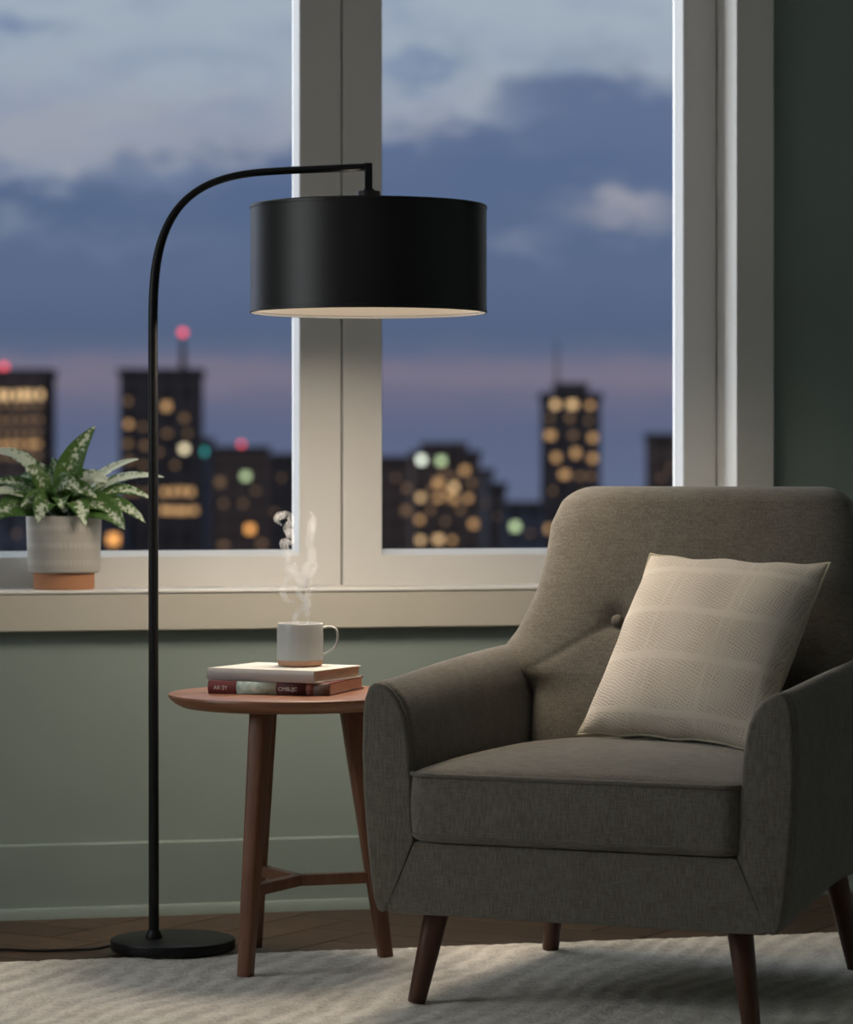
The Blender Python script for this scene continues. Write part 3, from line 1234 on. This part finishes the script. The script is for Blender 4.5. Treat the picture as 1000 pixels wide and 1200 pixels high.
# shade: outer drum with rolled rims, a closed top with a small vent, a pale lining
bm = lathe_bm([(.034, ZS1 - .004), (.10, ZS1 - .004), (RS - .006, ZS1 - .004), (RS - .0035, ZS1 + .0005), (RS - .0005, ZS1 + .001), (RS + .0012, ZS1 - .001), (RS + .0012, ZS1 - .006), (RS, ZS1 - .0065),
               (RS, ZS0 + .0065), (RS + .0012, ZS0 + .006), (RS + .0012, ZS0 + .0008), (RS - .0005, ZS0 - .0005), (RS - .0022, ZS0), (RS - .0022, ZS0 + .004), (RS - .0030, ZS0 + .005), (RS - .0030, ZS1 - .006), (.10, ZS1 - .006), (.034, ZS1 - .006), (.034, ZS1 - .004)], 128, SXC)
sh = obj('lamp_shade', bm, M['shade'], LP, 30)
sh['label'] = 'black satin drum shade'
bm = lathe_bm([(RS - .0034, ZS0 + .0045), (RS - .0034, ZS1 - .0068), (.036, ZS1 - .0068), (.036, ZS1 - .0074), (RS - .0040, ZS1 - .0074), (RS - .0040, ZS0 + .0045), (RS - .0034, ZS0 + .0045)], 128, SXC)
o = obj('shade_lining', bm, M['lining'], sh, 30)
obj('bulb_socket', lathe_bm([(0, ZS1 + .010), (.0135, ZS1 + .010), (.0165, ZS1 - .02), (.0165, ZS1 - .052), (0, ZS1 - .052)], 32, SXC), M['black'], LP, 40)
# frosted diffuser disc recessed in the drum: the lamp's light
obj('diffuser', lathe_bm([(0, ZS0 + .030), (RS - .006, ZS0 + .030), (RS - .006, ZS0 + .033), (0, ZS0 + .033)], 96, SXC), M['diffuser'], LP, 40)
# mains cord on the floor, running off to the left
cpts = [(-.118, .015, LV0 + .004), (-.15, .02, .007), (-.20, .03, .0035), (-.27, .02, .0035), (-.33, .035, .0035), (-.40, .03, .0035), (-.50, .05, .0035), (-.65, .04, .0035), (-.8, .09, .0035)]
obj('power_cord', tube_bm(catmull(cpts, 8), .0028, 10), M['cord'], LP, 60)

# ------------------------------------------------------------------ potted plant on the sill
PUV = W((75 - 500) * 6.556 / F, 6.556, .6765)
PLT = empty('potted_plant', PUV, -AZ)
tag(PLT, 'silver and green leafed plant in a ribbed white pot on the windowsill', 'plant')
PP = 6.556 / F
obj('pot_base', lathe_bm([(0, 0), (.0615, 0), (.0628, .0015), (.0632, .004), (.0632, .0345), (0, .0345)], 64), M['clay'], PLT, 40)
bm = bmesh.new()
prof = [(.060, .034), (.069, .034), (.0735, .037), (.0745, .042), (.0782, .148), (.0784, .150), (.0777, .1515), (.0747, .1515), (.0737, .149), (.0727, .135), (.0, .135)]
lathe_bm(prof, 96, 0, 0, bm)
uvl = bm.loops.layers.uv.new('UVMap')
for f in bm.faces:
    for lp in f.loops:
        c = lp.vert.co
        a = math.atan2(c.y, c.x) / (2 * math.pi) + .5
        lp[uvl].uv = (a, c.z * 7.0)
    us = [lp[uvl].uv.x for lp in f.loops]
    if max(us) - min(us) > .5:
        for lp in f.loops:
            if lp[uvl].uv.x < .5:
                lp[uvl].uv.x += 1
obj('pot', bm, M['pot'], PLT, 40)
obj('soil', lathe_bm([(0, .1355), (.0735, .1355), (.0735, .137), (.03, .141), (0, .142)], 32), M['soil'], PLT, 60)


def leaf(b, c, t, width, mat, twist=0.0, fold=.35, droop=0.0, wave=.0):
    """b, c, t: (px, py, depth offset) of base, arch control and tip in the photo's own pixels at the sill, turned into metres"""
    def conv(p):
        return Vector(((p[0] - 75) * PP, p[2], EYE - (p[1] - 547) * PP - .6765))
    B, C_, T_ = conv(b), conv(c), conv(t)
    N, K = 22, 8
    bm = bmesh.new()
    uvl = bm.loops.layers.uv.new('UVMap')
    rows = []
    for i in range(N + 1):
        s = i / N
        p = B * (1 - s) ** 2 + C_ * 2 * s * (1 - s) + T_ * s * s
        tg = ((C_ - B) * (1 - s) + (T_ - C_) * s).normalized()
        # petiole narrow, blade from 18 %
        q = max(0, (s - .16) / .84)
        wd = .0016 + width * PP * (math.sin(math.pi * min(1, q) ** .75) ** .85 if 0 < q < 1 else 0) * .5
        if s > .985:
            wd = .0006
        side = tg.cross(Vector((0, -.35, 1))).normalized()
        side = (Matrix.Rotation(twist, 3, tg) @ side).normalized()
        nrm = side.cross(tg).normalized()
        row = []
        for k in range(K + 1):
            a = -1 + 2 * k / K
            off = side * a * wd * math.cos(fold * abs(a)) + nrm * (abs(a) * wd * math.sin(fold))
            off += nrm * wave * wd * math.sin(s * 13 + a * 2) * abs(a)
            row.append(bm.verts.new(p + off))
        rows.append(row)
    for i in range(N):
        for k in range(K):
            f = bm.faces.new((rows[i][k], rows[i][k + 1], rows[i + 1][k + 1], rows[i + 1][k]))
            for lp, (kk, ii) in zip(f.loops, ((k, i), (k + 1, i), (k + 1, i + 1), (k, i + 1))):
                lp[uvl].uv = (kk / K, ii / N)
    o = obj('leaf', bm, M[mat], PLT, 180)
    m = o.modifiers.new('solid', 'SOLIDIFY')
    m.thickness = .0006
    return o


LV_ = [
    # base, control, tip, width, material, twist
    ((76, 612, 0), (62, 556, -.01), (113, 499, -.012), 34, 'leaf_green', 1.10, .45),
    ((72, 612, .01), (40, 520, .0), (-12, 531, -.02), 26, 'leaf_pale', -.25, .25),
    ((74, 610, .0), (48, 540, .01), (30, 548, .01), 24, 'leaf_pale', -.6, .25),
    ((72, 612, -.01), (40, 552, -.03), (-10, 568, -.05), 22, 'leaf_mid', -.35, .3),
    ((70, 612, -.02), (30, 560, -.05), (-16, 583, -.07), 20, 'leaf_pale', -.3, .3),
    ((70, 613, -.03), (28, 572, -.06), (-8, 612, -.08), 32, 'leaf_green', -.75, .3),
    ((80, 611, .0), (110, 548, .0), (163, 538, -.01), 16, 'leaf_pale', .35, .35),
    ((82, 611, -.01), (120, 548, -.01), (193, 559, -.02), 17, 'leaf_pale', .30, .3),
    ((84, 612, -.02), (126, 556, -.02), (178, 584, -.03), 19, 'leaf_mid', .45, .3),
    ((84, 612, -.03), (128, 566, -.04), (173, 612, -.05), 20, 'leaf_mid', .6, .3),
    ((86, 613, -.04), (120, 570, -.06), (150, 620, -.07), 32, 'leaf_green', .85, .25),
    ((80, 612, -.04), (60, 540, -.05), (103, 578, -.085), 24, 'leaf_mid', .9, .2),
    ((66, 612, -.03), (50, 540, -.04), (34, 552, -.06), 20, 'leaf_mid', -.8, .2),
    ((84, 612, -.04), (92, 560, -.07), (106, 616, -.092), 28, 'leaf_mid', .2, .25),
    ((70, 612, -.04), (60, 562, -.07), (50, 612, -.090), 32, 'leaf_mid', -.3, .25),
    ((82, 611, -.02), (100, 540, -.03), (130, 566, -.05), 22, 'leaf_pale', .7, .25),
    ((76, 611, -.03), (84, 552, -.05), (118, 583, -.08), 22, 'leaf_green', .8, .3),
    ((70, 611, .02), (52, 548, .03), (18, 560, .05), 22, 'leaf_green', -.4, .3),
    ((82, 611, .02), (92, 548, .03), (104, 556, .04), 24, 'leaf_green', .5, .3),
    ((74, 611, .01), (72, 560, .02), (60, 536, .02), 26, 'leaf_green', -.9, .35),
    ((78, 611, -.01), (84, 570, -.01), (92, 548, .0), 26, 'leaf_green', .9, .35),
    ((72, 612, -.03), (56, 566, -.05), (30, 594, -.075), 26, 'leaf_green', -.6, .25),
    ((80, 612, -.03), (100, 572, -.05), (132, 600, -.07), 24, 'leaf_green', .6, .25),
    ((76, 612, -.03), (74, 564, -.06), (78, 596, -.085), 24, 'leaf_green', .1, .25),
    ((80, 612, .02), (110, 560, .03), (146, 572, .05), 18, 'leaf_green', .4, .3),
]
rl = random.Random(5)
for i in range(16):
    an = rl.uniform(-1.15, 1.15)
    L_ = rl.uniform(26, 48)
    dp = rl.uniform(-.075, .02)
    tx_, ty_ = 75 + math.sin(an) * L_ * 1.05, 606 - math.cos(an) * L_ * .75 + (14 if dp < -.05 else 0)
    LV_.append(((75 + math.sin(an) * 6, 612, dp * .3), (75 + math.sin(an) * L_ * .5, ty_ - 16, dp * .7), (tx_, ty_, dp), rl.uniform(17, 25), rl.choice(('leaf_green', 'leaf_mid', 'leaf_green', 'leaf_pale')), an * .7 + rl.uniform(-.3, .3), .3))
for a in LV_:
    leaf(*a)

# ------------------------------------------------------------------ the city outside
def facade(name, col, glow):
    m, nt, b = material(name, col, .8, .03)
    br = nt.add('ShaderNodeTexBrick')
    br.offset = 0
    nt.l.new(nt.mapping(nt.coord(), (1, 1, 1), (R(90), 0, 0)), br.inputs['Vector'])
    br.inputs['Scale'].default_value = 1
    br.inputs['Brick Width'].default_value = 2.6
    br.inputs['Row Height'].default_value = 3.4
    br.inputs['Mortar Size'].default_value = .5
    nt.l.new(nt.mix(br.outputs['Fac'], tuple(x * .55 for x in col[:3]) + (1,), col), b.inputs['Base Color'])
    return m


M['tower_dark'] = facade('dark_tower_facade', (0.0142, 0.0129, 0.0162, 1), 0)
M['tower_brown'] = facade('brown_tower_facade', (0.0238, 0.0186, 0.0199, 1), 0)
M['tower_navy'] = facade('navy_tower_facade', (0.0152, 0.0171, 0.0266, 1), 0)
M['tower_grey'] = facade('slate_tower_facade', (0.0380, 0.0399, 0.0532, 1), 0)
LIT = {
    'a': emission('warm_window_light', (1, .66, .33, 1), 1.20),
    'b': emission('amber_window_light', (1, .58, .26, 1), 0.76),
    'c': emission('pale_window_light', (1, .86, .55, 1), 1.76),
    'd': emission('dim_window_light', (.75, .46, .25, 1), 0.36),
    'w': emission('white_window_light', (.92, 1, .84, 1), 2.20),
    'o': emission('orange_window_light', (1, .45, .13, 1), 1.60),
    'g': emission('greenish_window_light', (.70, .90, .50, 1), 1.28),
    't': emission('teal_sign_light', (.10, .80, .75, 1), 0.96),
    'r': emission('red_beacon_light', (1, .10, .14, 1), 2.00),
}
GROUND = -72.0


def tower(label, D, x0, x1, ytop, mat, lights, yaw=0.0, steps=(), antenna=None, beacon=None, wide=None, name='tower_block'):
    """facade spans x0..x1 px wide at distance D; steps: (x0, x1, ytop) set-back tops; lights: (x, y, kind, w, h) in px"""
    k = D / F
    xc = (x0 + x1) / 2
    w = (x1 - x0) * k
    dp = wide or w * .8
    top = EYE + (547 - ytop) * k
    loc = W((xc - 500) * k, D, GROUND)
    o = empty(name, loc, -AZ + yaw)
    tag(o, label, 'building', 'city towers outside the window')
    H = top - GROUND
    b = boxes('wall', [(-w / 2, w / 2, 0, dp, 0, H)], mat, o)
    boxes('parapet', [(-w / 2 - .3, w / 2 + .3, -.3, dp + .3, H, H + 1.0)], M['tower_dark'], o)
    for (a, c, yt) in steps:
        z1 = EYE + (547 - yt) * k - GROUND
        boxes('penthouse', [((a - xc) * k, (c - xc) * k, dp * .2, dp * .8, H, z1)], mat, o)
        Htop = z1
    base = H
    if steps:
        base = max(EYE + (547 - s[2]) * k - GROUND for s in steps)
    if antenna:
        ax, ay, rr = antenna
        za = EYE + (547 - ay) * k - GROUND
        obj('antenna', tube_bm([((ax - xc) * k, dp * .5, base - .5), ((ax - xc) * k, dp * .5, base + (za - base) * .5), ((ax - xc) * k, dp * .5, za)], [rr * k, rr * k * .8, rr * k * .5], 8), M['tower_dark'], o)
    if beacon:
        bx, by, rr = beacon
        zb = EYE + (547 - by) * k - GROUND
        bm = bmesh.new()
        bmesh.ops.create_uvsphere(bm, u_segments=12, v_segments=8, radius=rr * k, matrix=Matrix.Translation(((bx - xc) * k, dp * .5 if antenna else dp * .05, zb)))
        q = obj('beacon', bm, LIT['r'], o, 180)
        if not antenna:
            boxes('beacon_mast', [((bx - xc) * k - .25, (bx - xc) * k + .25, dp * .05 - .25, dp * .05 + .25, base, zb)], M['tower_dark'], o)
    for (px, py, kind, ww, hh) in lights:
        zz = EYE + (547 - py) * k - GROUND
        xx = (px - xc) * k
        boxes('window', [(xx - ww * k / 2, xx + ww * k / 2, -.12, .05, zz - hh * k / 2, zz + hh * k / 2)], LIT[kind], o)
    return o


rnd = random.Random(21)


def rows_of(x0, x1, y, n, kind, w=6, h=5, jit=1.5):
    out = []
    for i in range(n):
        out.append((x0 + (x1 - x0) * (i + .5) / n + rnd.uniform(-jit, jit), y + rnd.uniform(-.6, .6), kind, w, h))
    return out


L1 = rows_of(-14, 52, 463, 7, 'a', 6, 9) + rows_of(-14, 50, 475, 6, 'd', 6, 5) + rows_of(-14, 52, 492, 6, 'd', 7, 5) + rows_of(-14, 50, 508, 6, 'd', 6, 5) + rows_of(-14, 50, 521, 6, 'b', 8, 5) + rows_of(-14, 50, 535, 6, 'd', 6, 5)
tower('brown office tower with lit bands at the left edge of the window', 430, -26, 55, 441, M['tower_brown'], L1, R(-2), beacon=(4, 430, 4.4))
L2 = [(195, 476, 'b', 9, 9), (150, 470, 'd', 6, 6), (151, 497, 'b', 7, 7), (150, 520, 'd', 7, 7), (216, 490, 'd', 7, 7), (216, 526, 'c', 8, 8), (170, 522, 'd', 7, 7),
      (196, 508, 'd', 8, 5), (152, 540, 'd', 7, 6), (205, 545, 'd', 6, 5), (168, 500, 'd', 6, 5), (186, 530, 'd', 6, 5), (168, 545, 'd', 6, 5), (220, 508, 'd', 5, 5)] \
    + rows_of(188, 230, 576, 4, 'b', 7, 8) + rows_of(186, 230, 598, 5, 'b', 8, 7) + rows_of(142, 178, 577, 3, 'd', 6, 6) + [(134, 632, 'o', 11, 11)]
tower('dark tower with tall red tipped antenna seen left in the window', 450, 140, 234, 440, M['tower_dark'], L2[:-1], R(1), antenna=(212, 392, 4.5), beacon=(212, 388, 4.2))
tower('slim navy tower with a teal light beside the antenna tower', 520, 234, 249, 520, M['tower_navy'], [(238, 529, 't', 7, 8)], 0)
L3 = [(288, 558, 'g', 8, 8), (258, 565, 'd', 8, 8), (293, 620, 'o', 9, 9), (262, 639, 'd', 9, 5), (307, 637, 'd', 8, 5), (262, 590, 'd', 5, 5), (285, 590, 'd', 5, 5), (300, 575, 'd', 5, 4)]
tower('dark brown block with a red rooftop light left of the mullion', 600, 246, 316, 529, M['tower_brown'], L3, R(3), beacon=(283, 521, 3.4))
tower('plain dark block just left of the window mullion', 640, 308, 352, 537, M['tower_dark'], [(330, 560, 'd', 4, 4), (322, 600, 'd', 4, 4)], 0)
tower('low dark building with one orange light behind the plant', 380, 50, 150, 612, M['tower_navy'], [(133, 632, 'o', 12, 12), (104, 640, 'd', 5, 4)], 0)
tower('low dark building behind the plant pot at the left', 360, -60, 56, 604, M['tower_navy'], [(20, 625, 'd', 4, 4)], 0)
tower('narrow dark block just right of the window mullion', 560, 425, 486, 541, M['tower_brown'], [(477, 572, 'd', 6, 6), (476, 598, 'd', 8, 8), (464, 560, 'd', 4, 4)], 0)
L6 = [(494, 539, 'w', 8, 8), (517, 540, 'g', 9, 8), (545, 551, 'b', 8, 8), (514, 566, 'b', 10, 9), (532, 571, 'a', 8, 8), (493, 583, 'a', 7, 7), (514, 584, 'b', 9, 6), (532, 585, 'b', 8, 7),
      (549, 584, 'b', 7, 7), (492, 609, 'b', 7, 7), (555, 614, 'b', 8, 8), (493, 633, 'a', 7, 7), (514, 632, 'a', 9, 8), (530, 633, 'b', 6, 6), (520, 552, 'd', 6, 6), (533, 559, 'd', 6, 6), (505, 574, 'd', 6, 6),
      (540, 597, 'd', 6, 6), (505, 597, 'd', 6, 6), (553, 566, 'd', 6, 6), (522, 611, 'd', 5, 5), (525, 578, 'b', 6, 6)]
tower('broad lit block with two white top windows right of the mullion', 520, 483, 563, 535, M['tower_brown'], L6, R(2), steps=((494, 549, 518),))
tower('slate grey slab beside the broad lit block', 545, 560, 578, 556, M['tower_grey'], [(570, 590, 'd', 3, 3)], 0)
tower('narrow black tower between lit block and low roofs', 480, 573, 593, 573, M['tower_dark'], [(583, 605, 'd', 3, 3)], 0)
tower('low navy block with one greenish light', 455, 590, 640, 596, M['tower_navy'], [(604, 617, 'g', 9, 9), (622, 625, 'd', 4, 4)], 0)
L9 = [(651, 474, 'a', 8, 8), (671, 474, 'a', 10, 8), (692, 475, 'b', 7, 7), (645, 510, 'b', 10, 8), (668, 490, 'd', 7, 6), (695, 513, 'b', 8, 8), (652, 536, 'b', 8, 8), (675, 531, 'b', 8, 9), (695, 537, 'b', 8, 8),
      (662, 556, 'b', 10, 8), (680, 558, 'd', 7, 6), (672, 510, 'd', 7, 6), (642, 620, 'b', 8, 8), (693, 558, 'd', 6, 6), (645, 490, 'd', 5, 5), (690, 493, 'd', 5, 5), (648, 575, 'd', 5, 5), (684, 578, 'd', 5, 5)]
tower('tall dark tower with stepped top and thin mast behind the armchair', 470, 634, 704, 468, M['tower_dark'], L9, R(-2), steps=((648, 690, 448),), antenna=(653, 398, 1.6))
tower('dark block with a plain roof at the right edge of the glass', 500, 757, 815, 515, M['tower_brown'], [(775, 560, 'd', 4, 4), (785, 548, 'd', 4, 4)], R(-4))
tower('low dark block right of the stepped tower', 560, 700, 770, 640, M['tower_navy'], [], 0)
o = boxes('city_ground', [(-320, 520, 250, 1000, GROUND - 1, GROUND)], M['tower_dark'])
tag(o, 'dark street level ground below the city towers', 'ground')
o['kind'] = 'structure'

# ------------------------------------------------------------------ sky (dusk, broken cloud)
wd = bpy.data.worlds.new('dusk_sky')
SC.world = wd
wd.use_nodes = True
nt = NT(wd.node_tree)
bg = nt.n['Background']
gen = nt.coord('Generated')
sep = nt.add('ShaderNodeSeparateXYZ')
nt.l.new(gen, sep.inputs[0])
az = nt.math('MULTIPLY', nt.math('ARCTAN2', sep.outputs[0], sep.outputs[1]), 180 / math.pi)
el = nt.math('MULTIPLY', nt.math('ARCSINE', sep.outputs[2]), 180 / math.pi)
cmb = nt.add('ShaderNodeCombineXYZ')
nt.l.new(az, cmb.inputs[0])
nt.l.new(nt.math('MULTIPLY', el, 2.4), cmb.inputs[1])
sv = cmb.outputs[0]                            # degrees, stretched so that clouds lie flat


def PAZ(px):
    return 13.3 + math.degrees(math.atan((px - 500) / F))


def PEL(py):
    return math.degrees(math.atan((547 - py) / F))


n_w = nt.noise(sv, .75, 5, .55)
n_v = nt.noise(nt.mapping(sv, (1, 1, 1), (0, 0, 0), (31, 7, 3)), .32, 4, .5)
n_f = nt.noise(nt.mapping(sv, (1, 1, 1), (0, 0, 0), (11, 17, 5)), 1.7, 4, .55)
azw = nt.math('ADD', az, nt.math('MULTIPLY', nt.math('SUBTRACT', n_v, .5), 1.6))
elw = nt.math('ADD', el, nt.math('ADD', nt.math('MULTIPLY', nt.math('SUBTRACT', n_w, .5), 1.5), nt.math('MULTIPLY', nt.math('SUBTRACT', n_f, .5), .65)))
# lower sky: bluish haze, mauve band, dark blue cloud bank
elm = nt.maprange(nt.math('ADD', el, nt.math('MULTIPLY', nt.math('SUBTRACT', n_w, .5), .5)), -4, 8)


def ep(py):
    return (PEL(py) + 4) / 12


low = nt.ramp(elm, [(0, srgb(74, 82, 110)), (ep(640), srgb(88, 96, 128)), (ep(560), srgb(88, 98, 135)), (ep(505), srgb(84, 93, 130)), (ep(474), srgb(96, 98, 131)), (ep(446), srgb(120, 112, 134)), (ep(428), srgb(114, 109, 134)),
                    (ep(410), srgb(84, 95, 131)), (ep(385), srgb(74, 90, 129)), (ep(320), srgb(79, 96, 136)), (ep(250), srgb(76, 95, 138)), (ep(200), srgb(80, 98, 142)), (1, srgb(90, 106, 148))])
high = nt.ramp(nt.maprange(elw, PEL(230), PEL(-30)), [(0, srgb(140, 148, 170)), (.30, srgb(152, 157, 174)), (.6, srgb(152, 165, 184)), (1, srgb(158, 172, 190))])
high = nt.mix(nt.maprange(nt.noise(nt.mapping(sv, (1, 1, 1), (0, 0, 0), (3, 47, 9)), .55, 4, .55), .46, .66, 0, .55), high, srgb(128, 143, 178))
# boundary of the bright upper cloud layer over azimuth
fc = nt.add('ShaderNodeFloatCurve')
cv = fc.mapping.curves[0]
bpts = [(-100, 190), (0, 196), (60, 222), (110, 208), (160, 182), (220, 186), (290, 178), (345, 168), (453, 152), (540, 142), (585, 112), (620, 92), (700, 86), (790, 98), (900, 100)]
xs = [(PAZ(x) - 4) / 20 for x, _ in bpts]
ys = [PEL(y) / 10 for _, y in bpts]
for i, (x, y) in enumerate(zip(xs, ys)):
    if i < 2:
        cv.points[i].location = (x, y)
    else:
        cv.points.new(x, y)
fc.mapping.use_clip = False
fc.mapping.extend = 'HORIZONTAL'
fc.mapping.update()
nt.l.new(nt.maprange(azw, 4, 24), fc.inputs['Value'])
bound = nt.math('MULTIPLY', fc.outputs[0], 10.0)
msk = nt.maprange(nt.math('SUBTRACT', elw, bound), -.42, .34, 0, 1, True)
col = nt.mix(msk, low, high)


def blob(col, px, py, sx, sy, c, k, soft=1.0):
    dx = nt.math('MULTIPLY', nt.math('SUBTRACT', azw, PAZ(px)), F / sx * math.pi / 180)
    dy = nt.math('MULTIPLY', nt.math('SUBTRACT', elw, PEL(py)), F / sy * math.pi / 180)
    r2 = nt.math('ADD', nt.math('MULTIPLY', dx, dx), nt.math('MULTIPLY', dy, dy))
    g = nt.math('POWER', 2.71828, nt.math('MULTIPLY', r2, -1.0))
    return nt.mix(nt.math('MULTIPLY', g, k, clamp=True), col, c)


for a in ((20, 30, 60, 11, srgb(108, 124, 166), .9), (250, 150, 60, 22, srgb(128, 142, 172), .6), (90, 240, 80, 24, srgb(70, 92, 136), .8), (15, 265, 36, 12, srgb(122, 136, 160), .6),
          (190, 208, 50, 22, srgb(118, 132, 164), .55), (110, 285, 150, 16, srgb(92, 108, 146), .55),
          (505, 84, 42, 13, srgb(104, 124, 164), .95), (470, 70, 30, 12, srgb(112, 130, 168), .7), (728, 247, 62, 21, srgb(148, 150, 166), 1.0), (600, 283, 40, 10, srgb(112, 122, 154), .7),
          (560, 130, 60, 20, srgb(156, 166, 184), .5), (690, 60, 60, 14, srgb(130, 142, 168), .5), (640, 200, 120, 34, srgb(70, 92, 138), .6), (320, 235, 70, 28, srgb(66, 88, 136), .6)):
    col = blob(col, *a)
# the afterglow: brighter towards the west (left) and overhead
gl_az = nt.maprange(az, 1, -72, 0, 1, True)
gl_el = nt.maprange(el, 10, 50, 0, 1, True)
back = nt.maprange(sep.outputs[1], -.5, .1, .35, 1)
hs = nt.add('ShaderNodeHueSaturation')
hs.inputs['Hue'].default_value = .490
hs.inputs['Saturation'].default_value = .86
nt.put(hs.inputs['Color'], col)
col = hs.outputs[0]
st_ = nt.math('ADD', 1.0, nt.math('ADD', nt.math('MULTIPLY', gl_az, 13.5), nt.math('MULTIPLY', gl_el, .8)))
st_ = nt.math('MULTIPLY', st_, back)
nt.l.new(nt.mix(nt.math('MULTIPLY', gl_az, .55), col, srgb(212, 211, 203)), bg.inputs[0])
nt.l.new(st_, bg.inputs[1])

# ------------------------------------------------------------------ added fill light: unseen disc overhead that lifts the room's ambient
CL = empty('added_fill_light', (.1, 2.4, ZC))
tag(CL, 'added round white fill light overhead near the viewer, out of view', 'lamp')
obj('rim', lathe_bm([(0, 0), (.22, 0), (.22, -.05), (.205, -.05), (.205, -.02), (0, -.02)], 48), M['white'], CL, 40)
al = bpy.data.lights.new('added_fill_disc', 'AREA')
al.shape = 'DISK'
al.size = .40
al.energy = 6.0
al.color = (.96, .98, 1)
ao = bpy.data.objects.new('added_fill_disc', al)
COL.objects.link(ao)
ao.parent = CL
ao.location = (0, 0, -.055)

# ------------------------------------------------------------------ camera
cam = bpy.data.cameras.new('camera')
co_ = bpy.data.objects.new('camera', cam)
COL.objects.link(co_)
co_.location = (0, 0, EYE)
co_.rotation_euler = (R(90), 0, -AZ)
cam.sensor_fit = 'HORIZONTAL'
cam.sensor_width = 36
cam.lens = 36 * F / 1000
cam.shift_y = -(600 - 547) / 1000
cam.dof.use_dof = True
cam.dof.focus_distance = 5.6
cam.dof.aperture_fstop = cam.lens / 25.0
cam.clip_end = 3000
SC.camera = co_

SC.view_settings.view_transform = 'Standard'
SC.view_settings.look = 'None'
SC.view_settings.gamma = 1
SC.view_settings.exposure = 0
SC.view_settings.use_curve_mapping = False
SC.cycles.use_denoising = True
SC.cycles.max_bounces = 8
SC.cycles.diffuse_bounces = 5
SC.cycles.transparent_max_bounces = 12
SC.cycles.volume_bounces = 4
SC.cycles.sample_clamp_indirect = 4
SC.cycles.caustics_reflective = False
SC.cycles.caustics_refractive = False
